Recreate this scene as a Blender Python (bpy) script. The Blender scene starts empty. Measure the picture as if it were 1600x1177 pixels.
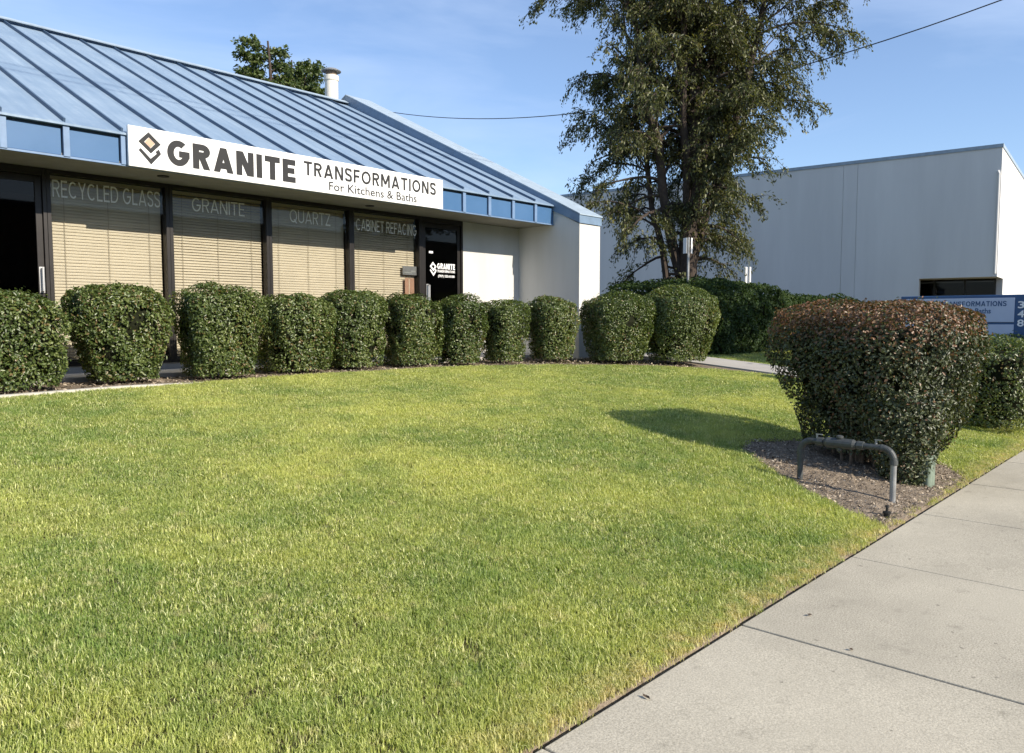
import bpy, math, random
import numpy as np
from mathutils import Vector, Matrix

# ------------------------------------------------------------------ camera, sky, sun, exposure
S = bpy.context.scene
C = S.collection
cam_d = bpy.data.cameras.new('camera')
cam_d.sensor_width = 36.0
cam_d.lens = 36.0 * 1226.5 / 1600.0
cam_d.clip_end = 2000.0
cam = bpy.data.objects.new('camera', cam_d)
C.objects.link(cam)
cam.location = (-3.4934, -11.3615, 1.508)
cam.rotation_euler = (math.radians(90 - 4.124), 0, -math.atan2(0.73668, 0.67624))
S.camera = cam

SUN_EL = math.radians(30.5)
SUN_AZ = math.atan2(0.10, -0.995)          # from +Y towards +X
sun_dir = Vector((math.sin(SUN_AZ) * math.cos(SUN_EL), math.cos(SUN_AZ) * math.cos(SUN_EL), math.sin(SUN_EL)))

world = bpy.data.worlds.new('World')
S.world = world
world.use_nodes = True
wn, wl = world.node_tree.nodes, world.node_tree.links
wn.clear()
w_out = wn.new('ShaderNodeOutputWorld')
w_bg = wn.new('ShaderNodeBackground')
w_sky = wn.new('ShaderNodeTexSky')
w_sky.sky_type = 'NISHITA'
w_sky.sun_disc = False
w_sky.sun_elevation = SUN_EL
w_sky.sun_rotation = SUN_AZ
w_sky.air_density = 1.0
w_sky.dust_density = 0.35
w_sky.ozone_density = 2.2
w_tc = wn.new('ShaderNodeTexCoord')
w_map = wn.new('ShaderNodeMapping')
w_map.inputs['Scale'].default_value = (1.6, 1.6, 6.0)
w_map.inputs['Rotation'].default_value = (0.25, 0.1, 0.6)
w_noise = wn.new('ShaderNodeTexNoise')
w_noise.inputs['Scale'].default_value = 1.5
w_noise.inputs['Detail'].default_value = 7.0
w_noise.inputs['Roughness'].default_value = 0.55
w_noise.inputs['Distortion'].default_value = 0.6
w_ramp = wn.new('ShaderNodeValToRGB')
w_ramp.color_ramp.elements[0].position = 0.40
w_ramp.color_ramp.elements[0].color = (0.10, 0.10, 0.10, 1)
w_ramp.color_ramp.elements[1].position = 0.80
w_ramp.color_ramp.elements[1].color = (0.62, 0.62, 0.62, 1)
w_mix = wn.new('ShaderNodeMixRGB')
w_mix.inputs['Color2'].default_value = (4.0, 4.9, 6.6, 1)      # thin high cirrus
wl.new(w_tc.outputs['Generated'], w_map.inputs['Vector'])
wl.new(w_map.outputs['Vector'], w_noise.inputs['Vector'])
wl.new(w_noise.outputs['Fac'], w_ramp.inputs['Fac'])
wl.new(w_ramp.outputs['Color'], w_mix.inputs['Fac'])
w_tint = wn.new('ShaderNodeMixRGB')
w_tint.blend_type = 'MULTIPLY'
w_tint.inputs['Fac'].default_value = 1.0
w_tint.inputs['Color2'].default_value = (0.89, 0.95, 1.06, 1)        # camera white balance
wl.new(w_sky.outputs['Color'], w_tint.inputs['Color1'])
wl.new(w_tint.outputs['Color'], w_mix.inputs['Color1'])
wl.new(w_mix.outputs['Color'], w_bg.inputs['Color'])
w_bg.inputs['Strength'].default_value = 0.125
wl.new(w_bg.outputs['Background'], w_out.inputs['Surface'])

sun_l = bpy.data.lights.new('sun', 'SUN')
sun_l.energy = 5.0
sun_l.angle = math.radians(0.53)
sun_l.color = (1.0, 0.90, 0.76)
sun = bpy.data.objects.new('sun', sun_l)
C.objects.link(sun)
sun.rotation_euler = sun_dir.to_track_quat('Z', 'Y').to_euler()
sun.location = (0, -30, 30)

S.view_settings.view_transform = 'Standard'
S.view_settings.look = 'None'
S.view_settings.exposure = 0.55
S.view_settings.gamma = 1.0
S.render.engine = 'CYCLES'
S.cycles.use_denoising = True
S.cycles.max_bounces = 6
S.cycles.transparent_max_bounces = 8

rng = np.random.default_rng(7)
random.seed(7)

# ------------------------------------------------------------------ material helpers
class NT:
    def __init__(s, name):
        s.m = bpy.data.materials.new(name)
        s.m.use_nodes = True
        s.n, s.l = s.m.node_tree.nodes, s.m.node_tree.links
        s.n.clear()
        s.out = s.n.new('ShaderNodeOutputMaterial')
        s.b = s.n.new('ShaderNodeBsdfPrincipled')
        s.l.new(s.b.outputs[0], s.out.inputs[0])
    def pos(s):
        g = s.n.new('ShaderNodeNewGeometry'); return g.outputs['Position']
    def mapped(s, scale):
        m = s.n.new('ShaderNodeMapping'); m.inputs['Scale'].default_value = scale
        s.l.new(s.pos(), m.inputs['Vector']); return m.outputs[0]
    def noise(s, scale, detail=4, rough=0.55, vec=None, dist=0.0):
        t = s.n.new('ShaderNodeTexNoise')
        t.inputs['Scale'].default_value = scale; t.inputs['Detail'].default_value = detail
        t.inputs['Roughness'].default_value = rough; t.inputs['Distortion'].default_value = dist
        s.l.new(vec if vec is not None else s.pos(), t.inputs['Vector'])
        return t.outputs['Fac']
    def ramp(s, fac, stops):
        r = s.n.new('ShaderNodeValToRGB')
        e = r.color_ramp.elements
        while len(e) < len(stops): e.new(0.5)
        for q, (p, c) in zip(e, stops):
            q.position = p; q.color = tuple(c) + (1,) if len(c) == 3 else c
        s.l.new(fac, r.inputs['Fac']); return r.outputs['Color']
    def mix(s, fac, a, b, mode='MIX'):
        x = s.n.new('ShaderNodeMixRGB'); x.blend_type = mode
        for sock, v in ((x.inputs['Fac'], fac), (x.inputs['Color1'], a), (x.inputs['Color2'], b)):
            if isinstance(v, (int, float)): sock.default_value = v
            elif isinstance(v, tuple): sock.default_value = v + (1,) if len(v) == 3 else v
            else: s.l.new(v, sock)
        return x.outputs['Color']
    def attr(s, name):
        a = s.n.new('ShaderNodeAttribute'); a.attribute_name = name; return a.outputs['Fac']
    def color(s, c):
        if isinstance(c, tuple): s.b.inputs['Base Color'].default_value = c + (1,)
        else: s.l.new(c, s.b.inputs['Base Color'])
    def bump(s, h, strength=0.3, dist=0.01):
        b = s.n.new('ShaderNodeBump'); b.inputs['Strength'].default_value = strength; b.inputs['Distance'].default_value = dist
        s.l.new(h, b.inputs['Height']); s.l.new(b.outputs[0], s.b.inputs['Normal'])
    def set(s, rough=0.6, metal=0.0, spec=0.5):
        s.b.inputs['Roughness'].default_value = rough; s.b.inputs['Metallic'].default_value = metal
        s.b.inputs['Specular IOR Level'].default_value = spec

def plain(name, col, rough=0.6, var=0.12, scale=6.0, metal=0.0, spec=0.5, bump=0.0, bscale=120.0):
    t = NT(name)
    n = t.noise(scale, 5)
    a = tuple(max(0, x * (1 - var)) for x in col); b = tuple(min(1, x * (1 + var)) for x in col)
    t.color(t.ramp(n, [(0.3, a), (0.7, b)]))
    t.set(rough, metal, spec)
    if bump > 0: t.bump(t.noise(bscale, 3), bump, 0.004)
    return t.m

def leaf_mat(name, dark, mid, light, accent=None, acc_attr=None, trans=0.3, rough=0.42, spec=0.4):
    t = NT(name)
    r = t.attr('rnd')
    col = t.ramp(r, [(0.0, dark), (0.5, mid), (1.0, light)])
    if accent is not None:
        col = t.mix(t.attr('acc'), col, accent)
    n = t.noise(1.3, 3)
    col = t.mix(t.ramp(n, [(0.35, (0, 0, 0)), (0.7, (0.35, 0.35, 0.35))]), col, mid)
    t.color(col)
    t.set(rough, 0, spec)
    tr = t.n.new('ShaderNodeBsdfTranslucent')
    br = t.mix(1.0, col, (1.5, 1.5, 0.6), 'MULTIPLY')
    t.l.new(br, tr.inputs['Color'])
    ms = t.n.new('ShaderNodeMixShader'); ms.inputs['Fac'].default_value = trans
    t.l.new(t.b.outputs[0], ms.inputs[1]); t.l.new(tr.outputs[0], ms.inputs[2])
    t.l.new(ms.outputs[0], t.out.inputs[0])
    return t.m

M = {}
# stucco, off white with faint rain streaks
t = NT('stucco'); v = t.mapped((2.2, 2.2, 0.35))
c = t.ramp(t.noise(1.0, 6, 0.6, v), [(0.3, (0.53, 0.525, 0.49)), (0.7, (0.60, 0.595, 0.57))])
t.color(c); t.set(0.85, 0, 0.2); t.bump(t.noise(160, 3), 0.25, 0.004); M['stucco'] = t.m
# tilt-up concrete painted white
t = NT('painted_concrete'); v = t.mapped((0.9, 0.9, 0.12))
c = t.ramp(t.noise(1.0, 6, 0.6, v), [(0.3, (0.64, 0.63, 0.605)), (0.7, (0.74, 0.73, 0.70))])
t.color(c); t.set(0.8, 0, 0.25); t.bump(t.noise(40, 3), 0.12, 0.004); M['tiltup'] = t.m
# faded blue roof metal with streaks down the slope
t = NT('roof_metal')
v = t.mapped((9.0, 0.7, 0.7)); st = t.noise(1.0, 6, 0.65, v)
bl = t.noise(0.9, 5, 0.6)
c = t.ramp(st, [(0.25, (0.165, 0.24, 0.335)), (0.75, (0.28, 0.365, 0.455))])
c = t.mix(t.ramp(bl, [(0.40, (0, 0, 0)), (0.70, (0.75, 0.75, 0.75))]), c, (0.15, 0.225, 0.325))
c = t.mix(t.ramp(t.noise(14, 5, 0.7), [(0.55, (0, 0, 0)), (0.8, (0.4, 0.4, 0.4))]), c, (0.42, 0.46, 0.50))
t.color(c); t.set(0.5, 0.0, 0.4); t.bump(t.noise(3.0, 2), 0.08, 0.02); M['roof'] = t.m
t = NT('fascia_blue'); c = t.ramp(t.noise(2.0, 4), [(0.3, (0.052, 0.125, 0.25)), (0.7, (0.066, 0.145, 0.28))])
t.color(c); t.set(0.3, 0, 0.5); t.bump(t.noise(2.5, 2), 0.06, 0.02); M['fascia'] = t.m
M['fascia_trim'] = plain('fascia_trim', (0.14, 0.22, 0.35), 0.4)
M['seam'] = plain('seam_shade_navy', (0.055, 0.095, 0.155), 0.5)  # darkened so the colour carries the shade on the rib sides
M['parapet'] = plain('parapet_blue', (0.15, 0.22, 0.31), 0.5)
M['cap_metal'] = plain('cap_metal', (0.31, 0.385, 0.455), 0.55)
M['soffit'] = plain('soffit', (0.24, 0.23, 0.19), 0.9, 0.08)
M['bronze'] = plain('bronze', (0.022, 0.019, 0.017), 0.42, 0.2, 8.0, 0.3)
M['dark'] = plain('dark_interior', (0.03, 0.028, 0.026), 0.9)
M['interior'] = plain('interior_wall', (0.12, 0.10, 0.085), 0.9)
M['blind'] = plain('blind', (0.66, 0.565, 0.43), 0.55, 0.06, 3.0)
M['cord'] = plain('cord', (0.35, 0.30, 0.22), 0.8)
M['signwhite'] = plain('sign_white', (0.84, 0.84, 0.82), 0.35, 0.02, 1.0)
M['signdark'] = plain('sign_charcoal', (0.026, 0.026, 0.027), 0.6, 0.05, spec=0.25)
M['signpeach'] = plain('sign_peach', (0.56, 0.33, 0.22), 0.55, 0.03)
M['vinyl'] = plain('window_vinyl', (0.80, 0.79, 0.76), 0.6, 0.05)
M['vinylwhite'] = plain('door_vinyl', (0.85, 0.85, 0.85), 0.6, 0.02)
M['alu'] = plain('aluminium', (0.50, 0.50, 0.49), 0.4, 0.1, 5.0, 0.6)
M['galv'] = plain('galvanised', (0.30, 0.31, 0.31), 0.5, 0.25, 12.0, 0.4)
M['pipegrey'] = plain('pipe_grey', (0.060, 0.067, 0.067), 0.55, 0.3, 14.0, 0.15, bump=0.3)
M['flue'] = plain('flue_paint', (0.66, 0.62, 0.53), 0.6, 0.08)
M['rust'] = plain('rust', (0.16, 0.12, 0.09), 0.8, 0.3, 20.0)
M['monblue'] = plain('monument_blue', (0.022, 0.075, 0.19), 0.4, 0.06)
M['monface'] = plain('monument_face', (0.46, 0.52, 0.66), 0.45, 0.03)
M['black'] = plain('black_plastic', (0.012, 0.012, 0.012), 0.5)
M['palegreen'] = plain('pale_green_plastic', (0.17, 0.22, 0.17), 0.7, 0.35, 10.0)
M['paper'] = plain('notice_paper', (0.42, 0.24, 0.165), 0.7, 0.1)
M['grey_sign'] = plain('grey_sign', (0.20, 0.20, 0.21), 0.5)
M['cable'] = plain('cable_black', (0.03, 0.03, 0.032), 0.6)
M['bark'] = plain('bark', (0.055, 0.040, 0.030), 0.9, 0.4, 9.0, bump=0.8, bscale=30.0)
M['twig'] = plain('twig', (0.20, 0.145, 0.10), 0.85, 0.3, 20.0)
M['stem'] = plain('stem', (0.16, 0.125, 0.095), 0.85, 0.3, 25.0)
M['core'] = plain('hedge_inner_shade', (0.014, 0.016, 0.008), 0.95, 0.4, 30.0, spec=0.1)  # near black, so gaps in the foliage look deeply shaded
M['asphalt'] = plain('asphalt', (0.05, 0.05, 0.052), 0.9, 0.25, 40.0, bump=0.4)
M['leaflitter'] = plain('dry_leaf', (0.06, 0.04, 0.025), 0.8, 0.3)
M['grout'] = plain('joint_dirt', (0.05, 0.043, 0.035), 0.95, 0.3, 40.0)

def concrete(name, a, b):
    t = NT(name)
    fine = t.noise(120, 3, 0.75); mid = t.noise(2.2, 6, 0.62); big = t.noise(0.55, 4)
    v = t.n.new('ShaderNodeTexVoronoi'); v.inputs['Scale'].default_value = 260; t.l.new(t.pos(), v.inputs['Vector'])
    c = t.ramp(fine, [(0.3, a), (0.7, b)])
    c = t.mix(t.ramp(mid, [(0.35, (0.0,) * 3), (0.72, (0.45,) * 3)]), c, tuple(x * 0.72 for x in a))
    c = t.mix(t.ramp(big, [(0.4, (0.0,) * 3), (0.7, (0.35,) * 3)]), c, tuple(min(1, x * 1.05) for x in b))
    c = t.mix(t.ramp(t.noise(5.5, 5, 0.7), [(0.58, (0.0,) * 3), (0.72, (0.35,) * 3)]), c, tuple(x * 0.62 for x in a))
    c = t.mix(t.ramp(v.outputs['Distance'], [(0.0, (0.5,) * 3), (0.22, (0,) * 3)]), c, tuple(x * 0.55 for x in a))
    c = t.mix(t.ramp(t.noise(17, 2, 0.4), [(0.735, (0.0,) * 3), (0.765, (0.55,) * 3)]), c, tuple(x * 0.45 for x in a))
    t.color(c); t.set(0.9, 0, 0.25); t.bump(fine, 0.45, 0.003)
    return t.m
M['concrete'] = concrete('sidewalk_concrete', (0.22, 0.20, 0.155), (0.62, 0.57, 0.45))
M['walk'] = concrete('walk_concrete', (0.33, 0.31, 0.28), (0.47, 0.45, 0.41))
M['edging'] = concrete('edging_concrete', (0.48, 0.45, 0.39), (0.64, 0.61, 0.54))

t = NT('ground_soil')
n = t.noise(3.0, 6); f = t.noise(60, 3)
c = t.ramp(n, [(0.3, (0.060, 0.058, 0.022)), (0.7, (0.11, 0.095, 0.045))])
c = t.mix(t.ramp(f, [(0.35, (0,) * 3), (0.7, (0.6,) * 3)]), c, (0.045, 0.035, 0.022))
t.color(c); t.set(0.95, 0, 0.1); t.bump(f, 0.8, 0.02); M['soil'] = t.m
t = NT('mulch_soil')
n = t.noise(9.0, 6, 0.7); f = t.noise(70, 3)
c = t.ramp(n, [(0.3, (0.17, 0.137, 0.102)), (0.7, (0.35, 0.29, 0.22))])
c = t.mix(t.ramp(f, [(0.4, (0,) * 3), (0.7, (0.6,) * 3)]), c, (0.075, 0.058, 0.043))
t.color(c); t.set(0.95, 0, 0.1); t.bump(f, 0.9, 0.02); M['mulch'] = t.m
t = NT('wood_chip'); c = t.ramp(t.attr('rnd'), [(0, (0.09, 0.070, 0.052)), (0.6, (0.33, 0.27, 0.205)), (1, (0.55, 0.47, 0.36))])
t.color(c); t.set(0.9, 0, 0.15); M['chip'] = t.m

# grass blades: colour from the place on the lawn (dry patches, lush patches) and per tuft
t = NT('grass_blade')
oi = t.n.new('ShaderNodeObjectInfo')
big = t.noise(0.55, 5, 0.65); mid = t.noise(2.4, 5, 0.65); fine = t.noise(9, 4, 0.65)
c = t.ramp(t.attr('rnd'), [(0.0, (0.070, 0.115, 0.022)), (0.30, (0.235, 0.305, 0.066)), (0.72, (0.51, 0.545, 0.175)), (1.0, (0.92, 0.90, 0.52))])
c = t.mix(t.ramp(mid, [(0.40, (0,) * 3), (0.66, (0.65,) * 3)]), c, (0.19, 0.300, 0.075))
c = t.mix(t.ramp(big, [(0.44, (0,) * 3), (0.64, (0.65,) * 3)]), c, (0.60, 0.60, 0.19))
c = t.mix(t.ramp(fine, [(0.57, (0,) * 3), (0.74, (0.65,) * 3)]), c, (0.70, 0.62, 0.36))
c = t.mix(0.45, c, t.mix(1.0, c, t.ramp(oi.outputs['Random'], [(0, (0.55,) * 3), (1, (1.35,) * 3)]), 'MULTIPLY'))
sep = t.n.new('ShaderNodeSeparateXYZ'); t.l.new(t.pos(), sep.inputs[0])
edge = t.n.new('ShaderNodeMapRange')                        # trimmed rim by the sidewalk has dried out
edge.inputs['From Min'].default_value = -9.38; edge.inputs['From Max'].default_value = -9.56
t.l.new(sep.outputs['Y'], edge.inputs['Value'])
ew = t.n.new('ShaderNodeMath'); ew.operation = 'MULTIPLY'; t.l.new(edge.outputs[0], ew.inputs[0])
t.l.new(t.ramp(fine, [(0.36, (0.05,) * 3), (0.62, (0.95,) * 3)]), ew.inputs[1])
c = t.mix(ew.outputs[0], c, (0.60, 0.52, 0.27))
t.color(c); t.set(0.45, 0, 0.35)
tr = t.n.new('ShaderNodeBsdfTranslucent'); t.l.new(t.mix(1.0, c, (1.4, 1.45, 0.65), 'MULTIPLY'), tr.inputs['Color'])
ms = t.n.new('ShaderNodeMixShader'); ms.inputs['Fac'].default_value = 0.36
t.l.new(t.b.outputs[0], ms.inputs[1]); t.l.new(tr.outputs[0], ms.inputs[2]); t.l.new(ms.outputs[0], t.out.inputs[0])
M['grass'] = t.m

# window glass: clear pane with fresnel reflection
def glass(name, tint):
    t = NT(name)
    t.n.remove(t.b)
    tp = t.n.new('ShaderNodeBsdfTransparent'); tp.inputs['Color'].default_value = tint + (1,)
    gl = t.n.new('ShaderNodeBsdfGlossy'); gl.inputs['Roughness'].default_value = 0.02
    fr = t.n.new('ShaderNodeFresnel'); fr.inputs['IOR'].default_value = 1.28
    ms = t.n.new('ShaderNodeMixShader')
    t.l.new(fr.outputs[0], ms.inputs[0]); t.l.new(tp.outputs[0], ms.inputs[1]); t.l.new(gl.outputs[0], ms.inputs[2])
    t.l.new(ms.outputs[0], t.out.inputs[0])
    return t.m
M['glass'] = glass('clear_glass', (0.86, 0.87, 0.86))
M['tinted'] = glass('tinted_glass', (0.35, 0.33, 0.31))

M['leaf_hedge'] = leaf_mat('leaf_hedge', (0.028, 0.046, 0.012), (0.085, 0.125, 0.030), (0.24, 0.275, 0.095), accent=(0.22, 0.13, 0.06), spec=0.6, rough=0.38)
M['leaf_bush'] = leaf_mat('leaf_bush', (0.018, 0.029, 0.010), (0.045, 0.063, 0.024), (0.15, 0.165, 0.080), accent=(0.24, 0.115, 0.065), trans=0.18, spec=0.5, rough=0.45)
M['leaf_dark'] = leaf_mat('leaf_dark', (0.018, 0.036, 0.012), (0.032, 0.060, 0.018), (0.060, 0.095, 0.030), accent=(0.07, 0.10, 0.03), spec=0.2, rough=0.6)
M['leaf_tree'] = leaf_mat('leaf_tree', (0.036, 0.044, 0.018), (0.080, 0.092, 0.036), (0.20, 0.205, 0.085), accent=(0.22, 0.20, 0.045), trans=0.30)
M['leaf_far'] = leaf_mat('leaf_far', (0.045, 0.075, 0.022), (0.075, 0.11, 0.030), (0.13, 0.155, 0.045), accent=(0.17, 0.15, 0.05), trans=0.3)

# ------------------------------------------------------------------ mesh helpers
class MB:
    def __init__(s): s.v, s.f = [], []
    def add(s, vs, fs):
        k = len(s.v); s.v += [tuple(p) for p in vs]; s.f += [tuple(i + k for i in q) for q in fs]; return s
    def box(s, x0, y0, z0, x1, y1, z1):
        return s.add([(x0, y0, z0), (x1, y0, z0), (x1, y1, z0), (x0, y1, z0), (x0, y0, z1), (x1, y0, z1), (x1, y1, z1), (x0, y1, z1)],
                     [(0, 3, 2, 1), (4, 5, 6, 7), (0, 1, 5, 4), (1, 2, 6, 5), (2, 3, 7, 6), (3, 0, 4, 7)])
    def prism(s, prof, a0, a1, axis='x'):
        """profile of 2D points extruded along an axis: 'x' takes (y,z), 'z' takes (x,y), 'y' takes (x,z)"""
        n = len(prof)
        def P(q, a): return (a, q[0], q[1]) if axis == 'x' else (q[0], q[1], a) if axis == 'z' else (q[0], a, q[1])
        vs = [P(q, a0) for q in prof] + [P(q, a1) for q in prof]
        fs = [tuple(range(n))[::-1], tuple(range(n, 2 * n))] + [(i, (i + 1) % n, n + (i + 1) % n, n + i) for i in range(n)]
        return s.add(vs, fs)
    def tube(s, pts, radii, sides=8, cap=True):
        pts = [Vector(p) for p in pts]
        if isinstance(radii, (int, float)): radii = [radii] * len(pts)
        k = len(s.v); ref = None
        for i, p in enumerate(pts):
            d = (pts[min(i + 1, len(pts) - 1)] - pts[max(i - 1, 0)]).normalized()
            if ref is None:
                ref = d.orthogonal().normalized()
            ref = (ref - d * ref.dot(d)).normalized() if (ref - d * ref.dot(d)).length > 1e-5 else d.orthogonal().normalized()
            b = d.cross(ref)
            for j in range(sides):
                a = 2 * math.pi * j / sides
                s.v.append(tuple(p + (ref * math.cos(a) + b * math.sin(a)) * radii[i]))
        for i in range(len(pts) - 1):
            for j in range(sides):
                s.f.append((k + i * sides + j, k + i * sides + (j + 1) % sides, k + (i + 1) * sides + (j + 1) % sides, k + (i + 1) * sides + j))
        if cap:
            s.f.append(tuple(k + j for j in range(sides))[::-1])
            e = k + (len(pts) - 1) * sides
            s.f.append(tuple(e + j for j in range(sides)))
        return s
    def lathe(s, prof, c=(0, 0, 0), sides=20):
        k = len(s.v)
        for r, z in prof:
            for j in range(sides):
                a = 2 * math.pi * j / sides
                s.v.append((c[0] + r * math.cos(a), c[1] + r * math.sin(a), c[2] + z))
        for i in range(len(prof) - 1):
            for j in range(sides):
                s.f.append((k + i * sides + j, k + i * sides + (j + 1) % sides, k + (i + 1) * sides + (j + 1) % sides, k + (i + 1) * sides + j))
        s.f.append(tuple(k + j for j in range(sides))[::-1]); e = k + (len(prof) - 1) * sides
        s.f.append(tuple(e + j for j in range(sides)))
        return s
    def build(s, name, mat, parent=None, smooth=False, bevel=0.0):
        me = bpy.data.meshes.new(name); me.from_pydata(s.v, [], s.f); me.update()
        return obj(name, me, mat, parent, smooth, bevel)

def obj(name, me, mat=None, parent=None, smooth=False, bevel=0.0):
    o = bpy.data.objects.new(name, me); C.objects.link(o)
    if mat is not None and not me.materials: me.materials.append(M[mat])
    if smooth:
        me.polygons.foreach_set('use_smooth', [True] * len(me.polygons))
    if bevel > 0:
        b = o.modifiers.new('bevel', 'BEVEL'); b.width = bevel; b.segments = 2; b.limit_method = 'ANGLE'
    if parent is not None:
        o.parent = parent
        o.matrix_parent_inverse = Matrix.Translation(-parent.location) if parent.parent is None else Matrix.Identity(4)
    return o

def tag(o, label=None, cat=None, group=None, kind=None):
    if label: o['label'] = label
    if cat: o['category'] = cat
    if group: o['group'] = group
    if kind: o['kind'] = kind
    return o

def empty(name, label, cat, loc=(0, 0, 0), group=None):
    o = bpy.data.objects.new(name, None); C.objects.link(o); o.location = loc
    o.empty_display_size = 0.3
    return tag(o, label, cat, group)

def bx(name, mat, parent, *a, bevel=0.0):
    return MB().box(*a).build(name, mat, parent, bevel=bevel)

def shared(name, me, parent, loc, rot=(0, 0, 0)):
    """a copy that shares mesh data; loc is in world space (parents have no rotation)"""
    o = bpy.data.objects.new(name, me); C.objects.link(o)
    o.parent = parent
    root = parent.parent if parent.parent else parent
    off = Vector(root.location)
    o.location = Vector(loc) - off
    o.rotation_euler = rot
    return o

def fast_mesh(name, V, quads, attrs):
    me = bpy.data.meshes.new(name)
    n = len(V); k = len(quads)
    me.vertices.add(n); me.vertices.foreach_set('co', V.astype(np.float32).ravel())
    me.loops.add(quads.size); me.loops.foreach_set('vertex_index', quads.astype(np.int32).ravel())
    me.polygons.add(k); me.polygons.foreach_set('loop_start', np.arange(0, quads.size, quads.shape[1], dtype=np.int32))
    for nm, a in attrs.items():
        at = me.attributes.new(nm, 'FLOAT', 'POINT'); at.data.foreach_set('value', a.astype(np.float32))
    me.update(calc_edges=True)
    return me

def unit(a):
    return a / np.maximum(np.linalg.norm(a, axis=1, keepdims=True), 1e-9)

def leaves_mesh(name, P, N, size, width, axis=None, acc=None, jitter=0.7, fold=0.25, rnd=None):
    """folded leaf blades (two triangles' worth each) at P, faces turned roughly along N"""
    n = len(P)
    N = unit(N + rng.normal(0, jitter, (n, 3)))
    if axis is None: axis = rng.normal(0, 1, (n, 3))
    A = axis - N * np.sum(axis * N, axis=1, keepdims=True); A = unit(A)
    B = np.cross(N, A)
    L = size * rng.uniform(0.65, 1.3, (n, 1)); W = width * rng.uniform(0.7, 1.25, (n, 1))
    base = P - A * L * 0.5
    tip = P + A * L * 0.5 - N * L * 0.12
    l = P + B * W * 0.5 + N * W * fold; r = P - B * W * 0.5 + N * W * fold
    V = np.stack([base, l, tip, r], axis=1).reshape(-1, 3)
    idx = np.arange(n)[:, None] * 4
    T = np.concatenate([idx + [0, 2, 1], idx + [0, 3, 2]], axis=0)
    if rnd is None: rnd = rng.random(n)
    at = {'rnd': np.repeat(rnd, 4), 'acc': np.repeat(acc if acc is not None else np.zeros(n), 4)}
    return fast_mesh(name, V, T, at)

def lump(P, k, seed):
    """cheap smooth 3D noise in -1..1"""
    r = np.random.default_rng(seed); out = np.zeros(len(P))
    for i in range(5):
        d = r.normal(0, 1, 3) * k * (1 + i * 0.55); out += np.sin(P @ d + r.uniform(0, 6.28)) / (1 + i * 0.45)
    return out / 2.6

# ------------------------------------------------------------------ terrain
def G(v):
    t = np.clip((9.6 - np.asarray(v, float)) / 7.6, 0, 1)
    return 0.72 * (1.25 * t - 0.25 * t * t)

prof = [(-300, -0.2), (-11.75, -0.2), (-11.7, -0.1), (-9.66, -0.08), (-9.585, -0.07), (-9.55, -0.012)]
prof += [(-v, float(G(v)) ) for v in np.linspace(9.5, 1.9, 40)] + [(0, 0.72), (40, 0.72), (300, 0.72)]
xs = [-300, -40] + list(np.linspace(-12, 34, 24)) + [60, 300]
V = []; F = []
for x in xs:
    for (y, z) in prof: V.append((x, y, z))
m = len(prof)
for i in range(len(xs) - 1):
    for j in range(m - 1):
        F.append((i * m + j, (i + 1) * m + j, (i + 1) * m + j + 1, i * m + j + 1))
me = bpy.data.meshes.new('ground'); me.from_pydata(V, [], F); me.update()
tag(obj('ground', me, 'soil'), kind='structure')

# road and kerb
tag(MB().box(-150, -24, -0.19, 300, -11.83, -0.15).build('road', 'asphalt'), kind='structure')
tag(MB().prism([(-11.83, -0.19), (-11.52, -0.19), (-11.52, -0.003), (-11.80, -0.003), (-11.83, -0.03)], -150, 300).build('kerb', 'walk', bevel=0.01), kind='structure')
# sidewalk: base sheet and poured slabs with tooled joints
side = tag(MB().box(-150, -11.515, -0.09, 300, -9.64, -0.022).build('sidewalk', 'grout'), kind='structure')
JS = 1.5235
k0, k1 = -10, 24
slab_v, slab_f = MB().box(0, -11.513, -0.08, JS - 0.011, -9.632, 0).v, None
sm = MB().box(0, -11.513, -0.08, JS - 0.011, -9.632, 0).build('slab', 'concrete', side, bevel=0.006)
sm.location = (0.076 + JS * k0 + 0.0055, 0, 0)
for k in range(k0 + 1, k1):
    o = sm.copy(); C.objects.link(o); o.parent = side
    o.location = (0.076 + JS * k + 0.0055, 0, random.uniform(-0.002, 0.002))
bx('slab', 'concrete', side, -150, -11.513, -0.08, 0.076 + JS * k0 - 0.006, -9.632, 0)
bx('slab', 'concrete', side, 0.076 + JS * k1, -11.513, -0.08, 300, -9.632, 0)

# raised walkway along the building and the path to the street
tag(bx('walkway', 'walk', None, -8, -0.85, 0.5, 13.2, -0.012, 0.80, bevel=0.01), kind='structure')
PX0, PX1 = 10.75, 12.25
vv = np.linspace(9.62, 0.86, 18)
mb = MB(); mb.prism([(-a, float(G(a)) + 0.03) for a in vv] + [(-0.86, 0.3), (-9.62, -0.3)], PX0, PX1)
tag(mb.build('path', 'walk'), kind='structure')

# planting bed between walkway and lawn, curved concrete mowing edge
edge_pts = [(-8, 2.42), (-4, 2.33), (-1.15, 2.14), (-0.4, 2.04), (0.8, 1.92), (2.1, 1.80), (3.4, 1.74), (4.4, 1.74), (5.4, 1.86), (6.6, 2.12), (7.76, 2.52), (8.6, 2.92), (9.3, 3.30), (9.9, 3.75), (10.25, 4.3), (10.5, 5.0), (10.62, 5.8)]
ex = np.array([p[0] for p in edge_pts]); ev = np.array([p[1] for p in edge_pts])
def edge_v(x): return np.interp(x, ex, ev)
ii = np.linspace(0, len(edge_pts) - 1, 90)
EX = np.interp(ii, range(len(ex)), ex); EV = np.interp(ii, range(len(ev)), ev)
for _ in range(3):
    EX[1:-1] = (EX[:-2] + 2 * EX[1:-1] + EX[2:]) / 4; EV[1:-1] = (EV[:-2] + 2 * EV[1:-1] + EV[2:]) / 4
V = []; F = []
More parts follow.
